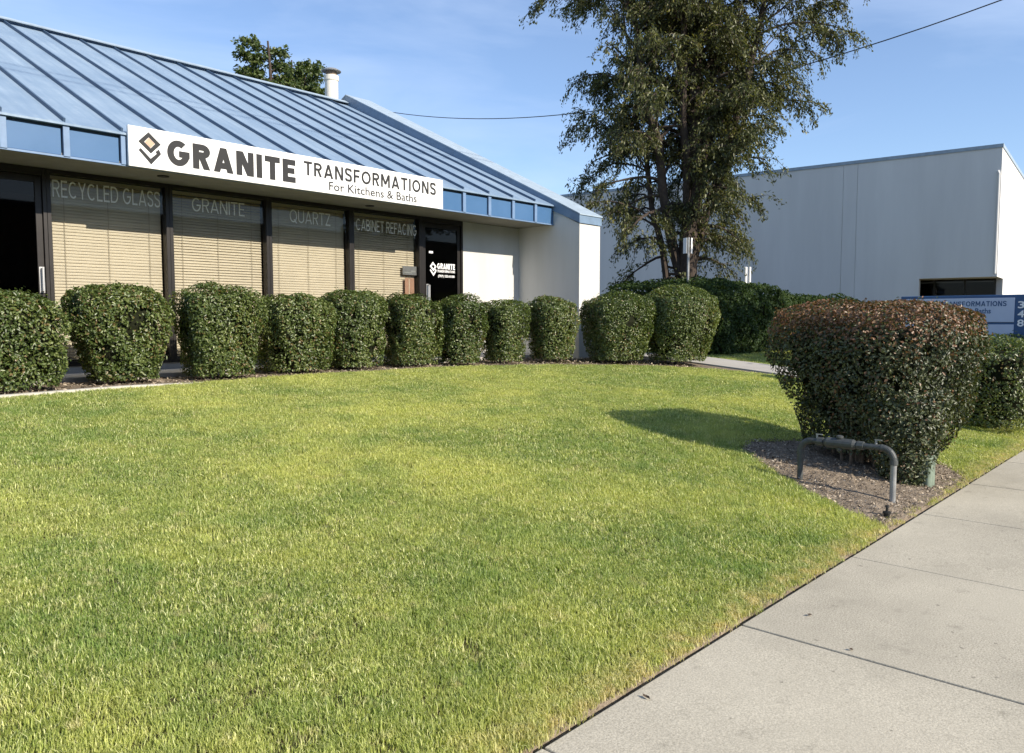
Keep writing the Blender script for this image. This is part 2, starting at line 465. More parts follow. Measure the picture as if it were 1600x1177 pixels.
for i in range(len(EX)):
    tx, tv = np.gradient(EX)[i], np.gradient(EV)[i]; L = math.hypot(tx, tv); nx, nv = -tv / L, tx / L
    z = float(G(EV[i])) + 0.032 - 0.028 * min(max((EX[i] - 0.2) / 1.2, 0), 1)
    for (off, dz) in ((0.055, -0.2), (0.055, 0), (-0.055, 0), (-0.055, -0.2)):
        V.append((EX[i] + nx * off, -(EV[i] + nv * off), z + dz))
for i in range(len(EX) - 1):
    for j in range(3): F.append((i * 4 + j, i * 4 + j + 1, i * 4 + 5 + j, i * 4 + 4 + j))
me = bpy.data.meshes.new('lawn_edging'); me.from_pydata(V, [], F); me.update()
tag(obj('lawn_edging', me, 'edging'), kind='structure')
V = []; F = []
BX = EX.copy()
for i in range(len(EX)):
    for (v, ) in ((float(EV[i]) - 0.03,), (0.86 if BX[i] < 10.2 else min(0.86 + (BX[i] - 10.2) * 6, float(EV[i]) - 0.06),)):
        V.append((min(BX[i], 10.74), -v, float(G(v)) + 0.016))
for i in range(len(EX) - 1): F.append((2 * i, 2 * i + 2, 2 * i + 3, 2 * i + 1))
me = bpy.data.meshes.new('planting_bed'); me.from_pydata(V, [], F); me.update()
tag(obj('planting_bed', me, 'mulch'), kind='structure')

mb = MB()
sx_ = np.linspace(-12, 30, 240)
for x in sx_:
    wv = 0.012 * math.sin(x * 7.1) + 0.010 * math.sin(x * 17.3 + 1)
    mb.v += [(x, -9.628, -0.066), (x, -9.592, -0.060), (x, -9.578 + wv * 0.4, -0.006), (x, -9.50 + wv, 0.012), (x, -9.46 + wv, -0.01)]
for i in range(len(sx_) - 1):
    for j in range(4): mb.f.append((i * 5 + j, i * 5 + 5 + j, i * 5 + 6 + j, i * 5 + j + 1))
tag(mb.build('lawn_rim_soil', 'mulch'), kind='structure')

# bare mulch patch round the big bush at the sidewalk
mulch_poly = np.array([(4.3, -7.62), (3.75, -7.80), (3.30, -8.28), (2.94, -8.70), (2.66, -9.15), (2.44, -9.585), (4.8, -9.585), (5.25, -9.3), (5.3, -8.6), (4.9, -7.95)])
def in_poly(x, y, poly):
    r = np.zeros(len(x), bool); j = len(poly) - 1
    for i in range(len(poly)):
        xi, yi = poly[i]; xj, yj = poly[j]
        cnd = ((yi > y) != (yj > y)) & (x < (xj - xi) * (y - yi) / (yj - yi + 1e-12) + xi)
        r ^= cnd; j = i
    return r
V = [(4.3, -8.7, float(G(8.7)) + 0.03)]
cx, cy = 4.3, -8.7
for f_ in (0.35, 0.7, 1.0):
    for i in range(40):
        a = i / 40 * len(mulch_poly); i0 = int(a) % len(mulch_poly); i1 = (i0 + 1) % len(mulch_poly)
        p = mulch_poly[i0] * (1 - a % 1) + mulch_poly[i1] * (a % 1)
        x = cx + (p[0] - cx) * f_; y = cy + (p[1] - cy) * f_
        V.append((x, max(y, -9.58), float(G(-y)) + (0.03 if f_ < 1 else 0.006) + random.uniform(-0.008, 0.008)))
F = [(0, 1 + i, 1 + (i + 1) % 40) for i in range(40)]
for r_ in range(2):
    for i in range(40):
        a, b = 1 + r_ * 40 + i, 1 + r_ * 40 + (i + 1) % 40
        F.append((a, a + 40, b + 40, b))
me = bpy.data.meshes.new('mulch_bed'); me.from_pydata(V, [], F); me.update()
tag(obj('mulch_bed', me, 'mulch'), kind='structure')

def chips(name, n, xr, yr, keep, zf, size, label):
    x = rng.uniform(*xr, n); y = rng.uniform(*yr, n); k = keep(x, y); x, y = x[k], y[k]; n = len(x)
    P = np.stack([x, y, zf(x, y) + rng.uniform(0.0, 0.016, n)], axis=1)
    N = np.tile([0, 0, 1.0], (n, 1))
    me = leaves_mesh(name, P, N, size, size * 0.45, jitter=0.45, fold=0.1)
    o = obj(name, me, 'chip'); tag(o, label, 'mulch', kind='stuff'); return o
chips('wood_chips', 9000, (2.3, 5.9), (-9.62, -7.5), lambda x, y: in_poly(x, y, mulch_poly), lambda x, y: G(-y) + 0.024, 0.028, 'brown bark mulch chips under the big bush by the sidewalk')
chips('wood_chips', 9000, (-3, 10.2), (-3.8, -0.87), lambda x, y: -y < edge_v(x) - 0.07, lambda x, y: G(-y) + 0.018, 0.05, 'dark bark mulch chips along the foot of the hedge row')

# ------------------------------------------------------------------ grass
def make_tufts():
    col = bpy.data.collections.new('tuft_shapes')
    for q in range(7):
        V = []; F = []; r = np.random.default_rng(100 + q)
        R = []
        for b in range(32):
            a = r.uniform(0, 6.283); d = 0.050 * math.sqrt(r.random())
            x, y = d * math.cos(a), d * math.sin(a)
            h = r.uniform(0.016, 0.036) * (1.35 if r.random() < 0.10 else 1); w = r.uniform(0.0011, 0.0022)
            R += [r.random()] * 5
            la = r.uniform(0, 6.283); lean = r.uniform(0.15, 0.85) * h
            dx, dy = math.cos(la), math.sin(la); sx, sy = -dy * w, dx * w
            k = len(V)
            V += [(x - sx, y - sy, -0.008), (x + sx, y + sy, -0.008),
                  (x + sx * .85 + dx * lean * .35, y + sy * .85 + dy * lean * .35, h * .6), (x - sx * .85 + dx * lean * .35, y - sy * .85 + dy * lean * .35, h * .6),
                  (x + dx * lean, y + dy * lean, h * r.uniform(.82, 1))]
            F += [(k, k + 1, k + 2, k + 3), (k + 3, k + 2, k + 4)]
        me = bpy.data.meshes.new('tuft'); me.from_pydata(V, [], F); me.update(); me.materials.append(M['grass'])
        me.attributes.new('rnd', 'FLOAT', 'POINT').data.foreach_set('value', R)
        col.objects.link(bpy.data.objects.new('tuft', me))
    return col
TUFTS = make_tufts()

def grass_group():
    g = bpy.data.node_groups.new('grass_scatter', 'GeometryNodeTree')
    g.interface.new_socket('Geometry', in_out='INPUT', socket_type='NodeSocketGeometry')
    g.interface.new_socket('Geometry', in_out='OUTPUT', socket_type='NodeSocketGeometry')
    N, L = g.nodes, g.links
    gi = N.new('NodeGroupInput'); go = N.new('NodeGroupOutput')
    ci = N.new('GeometryNodeCollectionInfo'); ci.inputs['Collection'].default_value = TUFTS
    ci.inputs['Separate Children'].default_value = True; ci.inputs['Reset Children'].default_value = True
    iop = N.new('GeometryNodeInstanceOnPoints'); iop.inputs['Pick Instance'].default_value = True
    rv = N.new('FunctionNodeRandomValue'); rv.data_type = 'FLOAT_VECTOR'
    rv.inputs[0].default_value = (-0.15, -0.15, 0); rv.inputs[1].default_value = (0.15, 0.15, 6.283)
    na = N.new('GeometryNodeInputNamedAttribute'); na.data_type = 'FLOAT_VECTOR'; na.inputs['Name'].default_value = 'scl'
    L.new(gi.outputs[0], iop.inputs['Points']); L.new(ci.outputs[0], iop.inputs['Instance'])
    L.new(rv.outputs[0], iop.inputs['Rotation']); L.new(na.outputs[0], iop.inputs['Scale'])
    L.new(iop.outputs[0], go.inputs[0])
    return g
GG = grass_group()

def lawn(name, label, x, y, z, sx, sz):
    n = len(x)
    me = bpy.data.meshes.new(name); me.vertices.add(n)
    me.vertices.foreach_set('co', np.stack([x, y, z], 1).astype(np.float32).ravel())
    at = me.attributes.new('scl', 'FLOAT_VECTOR', 'POINT')
    at.data.foreach_set('vector', np.stack([sx, sx, sz], 1).astype(np.float32).ravel())
    me.update()
    o = bpy.data.objects.new(name, me); C.objects.link(o)
    me.materials.append(M['grass'])
    md = o.modifiers.new('scatter', 'NODES'); md.node_group = GG
    return tag(o, label, 'grass', kind='stuff')

CX, CY = cam.location.x, cam.location.y
def scatter(n, x0, x1, y0, y1):
    x = rng.uniform(x0, x1, n); y = rng.uniform(y0, y1, n)
    d = np.hypot(x - CX, y - CY)
    dens = np.clip((4.2 / np.maximum(d, 0.5)) ** 1.1, 0.16, 1.0)
    k = rng.random(n) < dens
    return x[k], y[k], d[k]
AREA = (10.9 + 8) * (9.575 - 1.6)
x, y, d = scatter(int(AREA * 1350), -8, 10.9, -9.575, -1.6)
wob = 0.02 * np.sin(x * 9) + 0.015 * np.sin(x * 23 + 1) + rng.normal(0, 0.012, len(x))
k = (-y > np.interp(x, EX, EV) + np.where(x < 0.8, 0.08, 0.03)) & ~in_poly(x, y + wob, mulch_poly) & (x < PX0 - 0.05) & (y > -9.572 + wob * 0.6)
k &= (x < 10.3) | (-y > 5.0) | (-y > 4.2 + (x - 10.2) * 2.5)
x, y, d = x[k], y[k], d[k]
tall = 1 + 0.28 * lump(np.stack([x, y, x * 0], 1), 1.1, 3) + 0.12 * lump(np.stack([x, y, x * 0], 1), 4.0, 4)
sx = np.clip(0.85 + d / 14, 1, 2.0) * rng.uniform(0.85, 1.15, len(x))
sz = tall * rng.uniform(0.8, 1.2, len(x)) * np.where(y < -9.42, 0.8, 1)
n_ = 16 * 140
xr_ = rng.uniform(-7, 12, n_); yr_ = rng.uniform(-9.592, -9.47, n_)
k = ~in_poly(xr_, yr_, mulch_poly) | (rng.random(n_) < 0.10)
xr_, yr_ = xr_[k], yr_[k]
x = np.concatenate([x, xr_]); y = np.concatenate([y, yr_]); sx = np.concatenate([sx, np.full(len(xr_), 0.9)]); sz = np.concatenate([sz, rng.uniform(0.4, 0.9, len(xr_))])
lawn('lawn_grass', 'mown green lawn with yellowed patches between the hedge row and sidewalk', x, y, G(-y), sx, sz)
x, y, d = scatter(60000, PX1, 24, -9.575, -1.0)
k = (x > PX1 + 0.05) & (y > -9.55)
x, y, d = x[k], y[k], d[k]
lawn('lawn_grass', 'shaded strip of grass on the far side of the concrete path', x, y, G(-y), np.full(len(x), 1.9), rng.uniform(0.9, 1.3, len(x)))

# ------------------------------------------------------------------ the showroom building
W_, D_, E_ = 1.5839, 1.0819, 1.6687
UE = 9.10                      # inner face of the wing wall
ZS, ZF, OV = 3.452, 3.852, 0.96
PP, PO = 0.6596, -0.7252
MR = 0.4646; RUN = 7.0415; ZR = ZF + MR * RUN; YR = RUN - OV
X0 = -8.0
bld = empty('showroom_building', 'low white stucco showroom with pale blue standing seam roof and dark storefront', 'building', (0, 0, 0.7))
# walls
wall = MB()
wall.box(4 * W_ + D_, 0.0, 0.72, UE, 0.2, ZS - 0.004)
wall.build('wall', 'stucco', bld)
bx('wall', 'stucco', bld, X0, 0.0, 0.72, -2.75, 0.2, ZS - 0.004)
bx('wall', 'stucco', bld, X0, 0.21, 0.72, X0 + 0.2, 13.1, ZS)
bx('wall', 'stucco', bld, X0, 13.11, 0.72, 9.79, 13.3, ZS)
bx('floor', 'dark', bld, X0 + 0.21, 0.21, 0.70, UE, 13.1, 0.88)
bx('partition', 'interior', bld, X0 + 0.21, 3.6, 0.89, UE, 3.7, 3.6)
bx('base_curb', 'walk', bld, -2.75, -0.008, 0.74, 4 * W_, 0.16, 0.895, bevel=0.008)
# wing wall under the gable parapet, and the gable wall behind it
wing = MB(); wing.prism([(-1.632, 0.6), (-1.632, 3.425), (-0.965, 3.745), (13.0, 3.745), (13.0, 0.6)], UE, 9.79)
wing.build('wing_wall', 'stucco', bld)
# soffit with two recessed vents
bx('soffit', 'soffit', bld, X0, -OV + 0.03, ZS, UE - 0.004, 0.3, ZS + 0.05)
for (ax, ay) in ((1.263, -0.589), (4.86, -0.40)):
    MB().lathe([(0.075, -0.012), (0.075, 0.0), (0.055, 0.0), (0.05, -0.008)], (ax, ay, ZS - 0.001), 14).build('soffit_vent', 'dark', bld)
# fascia: backing, one recessed panel per bay, battens at the seams, top lip and drip edge
fas = bx('fascia', 'seam', bld, X0, -OV + 0.05, ZS + 0.052, UE, -OV + 0.12, ZF - 0.02)  # dark colour puts the shadow lines of lip and panel edges into the backing
kmin, kmax = -11, 15
pan_me = None; bat_me = None
for k in range(kmin, kmax):
    xa = PO + k * PP
    if pan_me is None:
        m_ = MB()
        # slightly dished sheet with returned edges
        w0, w1 = 0.052, PP - 0.040
        m_.box(w0, -0.014, ZS + 0.018, w1, 0.012, ZF - 0.072)
        pan = m_.build('fascia_panel', 'fascia', fas, bevel=0.005); pan_me = pan.data
        b_ = MB().box(-0.022, -0.052, ZS + 0.004, 0.050, 0.0, ZF + 0.002).build('fascia_batten', 'fascia_trim', fas, bevel=0.004); bat_me = b_.data
        pan.location = (xa, -OV + 0.018, -0.0); b_.location = (xa, -OV + 0.028, 0)
        pan.matrix_parent_inverse = Matrix.Translation((0, 0, -0.7)) @ Matrix.Translation((0, 0, 0.7)); b_.matrix_parent_inverse = pan.matrix_parent_inverse
        first = (pan, b_)
    else:
        for src, yy in zip(first, (-OV + 0.018, -OV + 0.028)):
            o = src.copy(); C.objects.link(o); o.location = (xa, yy, 0)
bx('drip_edge', 'fascia_trim', fas, X0, -OV - 0.012, ZS - 0.010, UE - 0.002, -OV + 0.026, ZS + 0.014)
bx('eave_lip', 'roof', fas, X0, -OV - 0.050, ZF - 0.032, UE - 0.002, -OV + 0.028, ZF - 0.006)

# roof: deck, one pan per bay, raised seams, ridge cap
roof = MB()
roof.prism([(-OV + 0.03, ZF - 0.02), (YR, ZR - 0.03), (2 * YR + OV, ZF - 0.03), (2 * YR + OV, ZF - 0.15), (YR, ZR - 0.15), (-OV + 0.15, ZF - 0.05)], X0, UE)
roof = roof.build('roof', 'roof', bld)
sl = math.atan(MR); Ls = RUN / math.cos(sl)
pan0 = seam0 = None
for k in range(kmin, kmax):
    xa = PO + k * PP
    if pan0 is None:
        pan0 = MB().box(0.004, -0.045, 0, PP - 0.004, Ls - 0.02, 0.012).build('roof_panel', 'roof', roof)
        seam0 = MB().prism([(-0.015, 0.0), (0.015, 0.0), (0.012, 0.048), (-0.012, 0.048)], 0.0, Ls - 0.06, 'y').build('seam', 'seam', roof)
        ps = [pan0, seam0]
        for o in ps: o.matrix_parent_inverse = Matrix.Identity(4)
    else:
        ps = []
        for src in (pan0, seam0):
            o = src.copy(); C.objects.link(o); ps.append(o)
    ps[0].location = (xa, -OV, ZF + random.uniform(0, 0.003)); ps[0].rotation_euler = (sl + random.uniform(-0.0006, 0.0006), 0, 0)
    ps[1].location = (xa, -OV, ZF + 0.01); ps[1].rotation_euler = (sl, 0, 0)
for o in [q for q in C.objects if q.parent == roof]: pass
rc = MB().prism([(YR - 0.16, ZR + 0.035), (YR, ZR + 0.115), (YR + 0.16, ZR + 0.035), (YR + 0.15, ZR + 0.020), (YR, ZR + 0.095), (YR - 0.15, ZR + 0.020)], X0, UE - 0.003)
rc.build('ridge_cap', 'cap_metal', roof)
# gable parapet: sheet metal side faces and a lighter coping on top
gp = MB().prism([(-1.655, 3.44), (-1.655, 3.60), (-0.90, 3.985), (YR, ZR + 0.25), (2 * YR + OV + 0.2, 3.9), (2 * YR + OV + 0.2, 3.4), (-0.96, 3.74)], UE - 0.03, 9.815)
gp.build('gable_parapet', 'parapet', bld)
co = MB().prism([(-1.672, 3.602), (-1.672, 3.625), (-0.90, 4.012), (YR, ZR + 0.277), (2 * YR + OV + 0.22, 3.93), (2 * YR + OV + 0.22, 3.905), (YR, ZR + 0.252), (-0.90, 3.988)], UE - 0.045, 9.83)
co.build('coping', 'cap_metal', bld)

# storefront: four glazed bays, a door at each side
def text_mesh(txt, bold=0.0):
    cu = bpy.data.curves.new('lettering', 'FONT'); cu.body = txt; cu.size = 1; cu.offset = bold; cu.extrude = 0.0
    cu.resolution_u = 3
    o = bpy.data.objects.new('lettering_tmp', cu); C.objects.link(o)
    dg = bpy.context.evaluated_depsgraph_get()
    me = bpy.data.meshes.new_from_object(o.evaluated_get(dg)); bpy.data.objects.remove(o)
    co = np.empty(len(me.vertices) * 3); me.vertices.foreach_get('co', co); co = co.reshape(-1, 3)
    polys = [tuple(p.vertices) for p in me.polygons]; bpy.data.meshes.remove(me)
    return co[:, :2], polys
def lettering(txt, bbox, at, mat, parent, bold=0.0, axis='y', thick=0.003, name='lettering'):
    """flat lettering scaled into bbox (a0,z0,a1,z1). axis 'y': reads along +x facing -y; axis 'x': reads along -y facing -x"""
    co, polys = text_mesh(txt, bold)
    lo, hi = co.min(0), co.max(0)
    q = (co - lo) / (hi - lo)
    a = bbox[0] + q[:, 0] * (bbox[2] - bbox[0]); z = bbox[1] + q[:, 1] * (bbox[3] - bbox[1])
    if axis == 'y': V = [(p, at, r) for p, r in zip(a, z)]
    else: V = [(at, p, r) for p, r in zip(a, z)]
    me = bpy.data.meshes.new(name); me.from_pydata(V, [], polys); me.update()
    return obj(name, me, mat, parent)

def glyph(ch, t):
    """capital drawn as strokes in a box of height 1: bands (polylines of width t) and quads, plus the advance width"""
    h = t / 2; B = []; Q = []
    def arc(cx, cy, rx, ry, a0, a1, n=18): return [(cx + rx * math.cos(math.radians(a0 + (a1 - a0) * i / n)), cy + ry * math.sin(math.radians(a0 + (a1 - a0) * i / n))) for i in range(n + 1)]
    def diag(x0, y0, x1, y1):
        hw = t * math.hypot(1, (x1 - x0) / (y1 - y0)) / 2; Q.append([(x0 - hw, y0), (x0 + hw, y0), (x1 + hw, y1), (x1 - hw, y1)])
    def V(x, y0=0, y1=1): B.append([(x, y0), (x, y1)])
    def Hh(y, x0, x1): B.append([(x0, y), (x1, y)])
    k = t * 0.35
    if ch == ' ': return B, Q, 0.34
    if ch == 'I': w = t; V(h)
    elif ch == 'E': w = 0.52 + k; V(h); Hh(1 - h, h, w); Hh(0.51, h, w - 0.05); Hh(h, h, w)
    elif ch == 'F': w = 0.50 + k; V(h); Hh(1 - h, h, w); Hh(0.49, h, w - 0.05)
    elif ch == 'L': w = 0.48 + k; V(h); Hh(h, h, w)
    elif ch == 'T': w = 0.60 + k; Hh(1 - h, 0, w); V(w / 2, 0, 1 - h)
    elif ch == 'N': w = 0.66 + k; V(h); V(w - h); diag(h * 1.25, 1, w - h * 1.25, 0)
    elif ch == 'M': w = 0.80 + k; V(h); V(w - h); diag(h * 1.25, 1, w / 2, 0.22); diag(w - h * 1.25, 1, w / 2, 0.22)
    elif ch == 'A': w = 0.74 + k; diag(t * 0.54, 0, w / 2, 1); diag(w - t * 0.54, 0, w / 2, 1); Hh(0.27, 0.2 * w, 0.8 * w)
    elif ch == 'Y': w = 0.66 + k; diag(t * 0.54, 1, w / 2, 0.42); diag(w - t * 0.54, 1, w / 2, 0.42); V(w / 2, 0, 0.46)
    elif ch == 'Z': w = 0.56 + k; Hh(1 - h, 0, w); Hh(h, 0, w); diag(t * 0.62, t * 0.6, w - t * 0.62, 1 - t * 0.6)
    elif ch == 'O': w = 0.80 + k; B.append(arc(w / 2, 0.5, w / 2 - h, 0.5 - h, 0, 360, 32))
    elif ch == 'Q': w = 0.80 + k; B.append(arc(w / 2, 0.5, w / 2 - h, 0.5 - h, 0, 360, 32)); diag(w * 0.58, 0.26, w * 0.94, -0.06)
    elif ch == 'C': w = 0.72 + k; B.append(arc(w * 0.52, 0.5, w * 0.52 - h, 0.5 - h, 48, 312, 26))
    elif ch == 'G': w = 0.76 + k; B.append(arc(w * 0.5, 0.5, w * 0.5 - h, 0.5 - h, 50, 346, 30) + [(w - h, 0.46)]); Hh(0.47, w * 0.52, w)
    elif ch == 'D': w = 0.68 + k; V(h); B.append([(h, 1 - h)] + arc(w * 0.45, 0.5, w * 0.55 - h, 0.5 - h, 90, -90) + [(h, h)])
    elif ch == 'U': w = 0.66 + k; B.append([(h, 1)] + arc(w / 2, 0.34, w / 2 - h, 0.34 - h, 180, 360) + [(w - h, 1)])
    elif ch == 'R': w = 0.60 + k; V(h); B.append([(h, 1 - h)] + arc(w * 0.55, 0.72, w * 0.45 - h, 0.28 - h, 90, -90) + [(h, 0.44 + h)]); diag(w * 0.52, 0.48, w - t * 0.56, 0)
    elif ch == 'B': w = 0.60 + k; V(h); B.append([(h, 1 - h)] + arc(w * 0.52, 0.745, w * 0.42 - h, 0.255 - h, 90, -90) + [(h, 0.49 + h)]); B.append([(h, 0.50)] + arc(w * 0.55, 0.26, w * 0.45 - h, 0.25 - h, 90, -90) + [(h, h)])
    else:                                            # S
        w = 0.56 + k
        c_ = [(w - h * 1.1, 0.76), (w * 0.80, 0.92 - h * .4), (w / 2, 1 - h), (w * 0.2, 0.93 - h * .4), (h, 0.74), (w * 0.22, 0.585), (w / 2, 0.51), (w * 0.8, 0.42), (w - h, 0.26), (w * 0.8, 0.08 + h * .4), (w / 2, h), (w * 0.2, 0.08 + h * .4), (h * 1.1, 0.24)]
        out = []
        for i in range(len(c_) - 1):
            p0, p1, p2, p3 = c_[max(i - 1, 0)], c_[i], c_[i + 1], c_[min(i + 2, len(c_) - 1)]
            for u in (0, 0.33, 0.67):
                out.append(tuple(0.5 * (2 * p1[j] + (p2[j] - p0[j]) * u + (2 * p0[j] - 5 * p1[j] + 4 * p2[j] - p3[j]) * u * u + (3 * p1[j] - p0[j] - 3 * p2[j] + p3[j]) * u ** 3) for j in (0, 1)))
        B.append(out + [c_[-1]])
    return B, Q, w
def capitals(txt, bbox, at, mat, parent, t=0.14, axis='y', gap=0.13):
    """capital lettering in my own strokes, fitted into bbox; overlapping strokes are stepped 0.2 mm apart"""
    V = []; F = []; x = 0.0; lay = 0
    for ch in txt:
        B, Q, w = glyph(ch, t)
        for b in B:
            lay += 1; k = len(V); n = len(b)
            closed = math.dist(b[0], b[-1]) < 1e-6
            for i in range(n):
                pa = b[i - 1] if i > 0 else (b[-2] if closed else b[0]); pb = b[i + 1] if i < n - 1 else (b[1] if closed else b[-1])
                dx, dy = pb[0] - pa[0], pb[1] - pa[1]; L = math.hypot(dx, dy) or 1; nx, ny = -dy / L * t / 2, dx / L * t / 2
                V += [(x + b[i][0] + nx, b[i][1] + ny, lay % 4), (x + b[i][0] - nx, b[i][1] - ny, lay % 4)]
            F += [(k + 2 * i, k + 2 * i + 1, k + 2 * i + 3, k + 2 * i + 2) for i in range(n - 1)]
        for q in Q:
            lay += 1; k = len(V); V += [(x + p[0], p[1], lay % 4) for p in q]; F.append((k, k + 1, k + 2, k + 3))
        x += w + (gap if ch != ' ' else 0)
    W = max(p[0] for p in V)
    P = []
    for (a, z, l) in V:
        a = bbox[0] + a / W * (bbox[2] - bbox[0]); z = bbox[1] + z * (bbox[3] - bbox[1])
        P.append((a, at - l * 0.0002, z) if axis == 'y' else (at - l * 0.0002, a, z))
    me = bpy.data.meshes.new('lettering'); me.from_pydata(P, [], F); me.update()
    return obj('lettering', me, mat, parent)

FR0, FR1 = -0.03, 0.10
win_names = ['RECYCLED GLASS', 'GRANITE', 'QUARTZ', 'CABINET REFACING']
win_box = [(0.085, 3.105, 1.475, 3.325), (1.94, 3.105, 2.775, 3.305), (3.565, 3.095, 4.345, 3.30), (4.875, 3.075, 6.255, 3.275)]
ZB = 0.895
for k in range(4):
    xa, xb = k * W_, (k + 1) * W_
    f_ = MB()
    f_.box(xa + 0.001, FR0, ZB, xa + 0.05, FR1, ZS - 0.004)
    f_.box(xb - 0.05, FR0, ZB, xb - 0.001, FR1, ZS - 0.004)
    f_.box(xa + 0.05, FR0 + 0.004, ZB, xb - 0.05, FR1, ZB + 0.06)
    f_.box(xa + 0.05, FR0 + 0.004, ZS - 0.06, xb - 0.05, FR1, ZS - 0.004)
    w_ = f_.build('window', 'bronze', bld, bevel=0.003)
    bx('pane', 'glass', w_, xa + 0.04, 0.020, ZB + 0.05, xb - 0.04, 0.026, ZS - 0.05)
    capitals(win_names[k], win_box[k], 0.0175, 'vinyl', w_, t=0.11, gap=0.12)
# dark glazed bay and left door
f_ = MB(); f_.box(-2.75, FR0, ZB, -2.65, FR1, ZS - 0.004); f_.box(-2.65, FR0 + 0.004, ZB, -1.2, FR1, ZB + 0.06); f_.box(-2.65, FR0 + 0.004, ZS - 0.06, -1.2, FR1, ZS - 0.004); f_.box(-1.2, FR0, ZB, -1.1, FR1, ZS - 0.004)
w_ = f_.build('window', 'bronze', bld); bx('pane', 'tinted', w_, -2.66, 0.02, ZB + 0.05, -1.19, 0.026, ZS - 0.05)
def door(xa, xb, handle_x, gl):
    f_ = MB(); f_.box(xa + 0.001, FR0, 0.83, xa + 0.045, FR1, ZS - 0.004); f_.box(xb - 0.045, FR0, 0.83, xb - 0.001, FR1, ZS - 0.004); f_.box(xa + 0.045, FR0 + 0.004, ZS - 0.10, xb - 0.045, FR1, ZS - 0.004)
    dr = f_.build('door', 'bronze', bld, bevel=0.003)
    l_ = MB(); a, b = xa + 0.05, xb - 0.05
    l_.box(a, 0.0, 0.83, a + 0.075, 0.05, ZS - 0.105); l_.box(b - 0.075, 0.0, 0.83, b, 0.05, ZS - 0.105)
    l_.box(a + 0.075, 0.003, ZS - 0.19, b - 0.075, 0.047, ZS - 0.105); l_.box(a + 0.075, 0.003, 0.83, b - 0.075, 0.047, 1.08)
    l_.build('door_leaf', 'bronze', dr, bevel=0.003)
    bx('pane', gl, dr, a + 0.07, 0.018, 1.07, b - 0.07, 0.024, ZS - 0.18)
    h = MB(); h.tube([(handle_x, 0.0, 1.88), (handle_x, -0.06, 1.88), (handle_x, -0.06, 2.17), (handle_x, 0.0, 2.17)], 0.016, 8)
    h.box(handle_x - 0.03, -0.008, 1.86, handle_x + 0.03, -0.001, 2.19)
    h.build('handle', 'alu', dr)
    return dr
door(-1.1, -0.001, -0.085, 'tinted')
dR = door(4 * W_, 4 * W_ + D_, 6.50, 'tinted')
# door decal: mark, name, number
def logo(cx, zt, w, h, y, mats, parent, nm):
    """square standing on its corner over a chevron"""
    def pt(a, b): return (cx + (a - 0.5) * w, zt - b * h)
    def ring(out, inn): 
        vs = [pt(*p) for p in out] + [pt(*p) for p in inn]; n = len(out)
        return [(p[0], y, p[1]) for p in vs], [(i, (i + 1) % n, n + (i + 1) % n, n + i) for i in range(n)]
    out = [(0.46, 0.0), (1.0, 0.33), (0.54, 0.66), (0.0, 0.33)]
    inn = [(0.465, 0.165), (0.74, 0.335), (0.535, 0.495), (0.26, 0.325)]
    vs, fs = ring(out, inn)
    me = bpy.data.meshes.new(nm); me.from_pydata(vs, [], fs); me.update(); obj(nm, me, mats[0], parent)
    ch = [(0.0, 0.60), (0.10, 0.525), (0.525, 0.815), (0.80, 0.635), (0.74, 0.585), (0.90, 0.49), (1.0, 0.63), (0.54, 1.0)]
    vs = [(pt(*p)[0], y, pt(*p)[1]) for p in ch]
    # split the chevron into convex quads
    me = bpy.data.meshes.new(nm); me.from_pydata(vs, [], [(0, 1, 2, 7), (2, 3, 6, 7), (3, 4, 5, 6)]); me.update(); obj(nm, me, mats[0], parent)
    if mats[1]:
        g = [(0.465, 0.180), (0.715, 0.335), (0.535, 0.480), (0.285, 0.325)]
        vs = [(pt(*p)[0], y - 0.001, pt(*p)[1]) for p in g]
        me = bpy.data.meshes.new(nm); me.from_pydata(vs, [], [(0, 1, 2, 3)]); me.update(); obj(nm, me, mats[1], parent)
logo(6.665, 2.62, 0.17, 0.27, 0.0165, ('vinylwhite', None), dR, 'logo')
capitals('GRANITE', (6.77, 2.49, 7.235, 2.60), 0.0165, 'vinylwhite', dR, 0.22)
capitals('TRANSFORMATIONS', (6.77, 2.425, 7.235, 2.472), 0.0165, 'vinylwhite', dR, 0.18)
lettering('(707) 555-0100', (6.79, 2.32, 7.225, 2.38), 0.0165, 'vinylwhite', dR, 0.02)
bx('sticker', 'vinylwhite', dR, 6.56, 0.0160, 2.78, 6.66, 0.0168, 2.82)

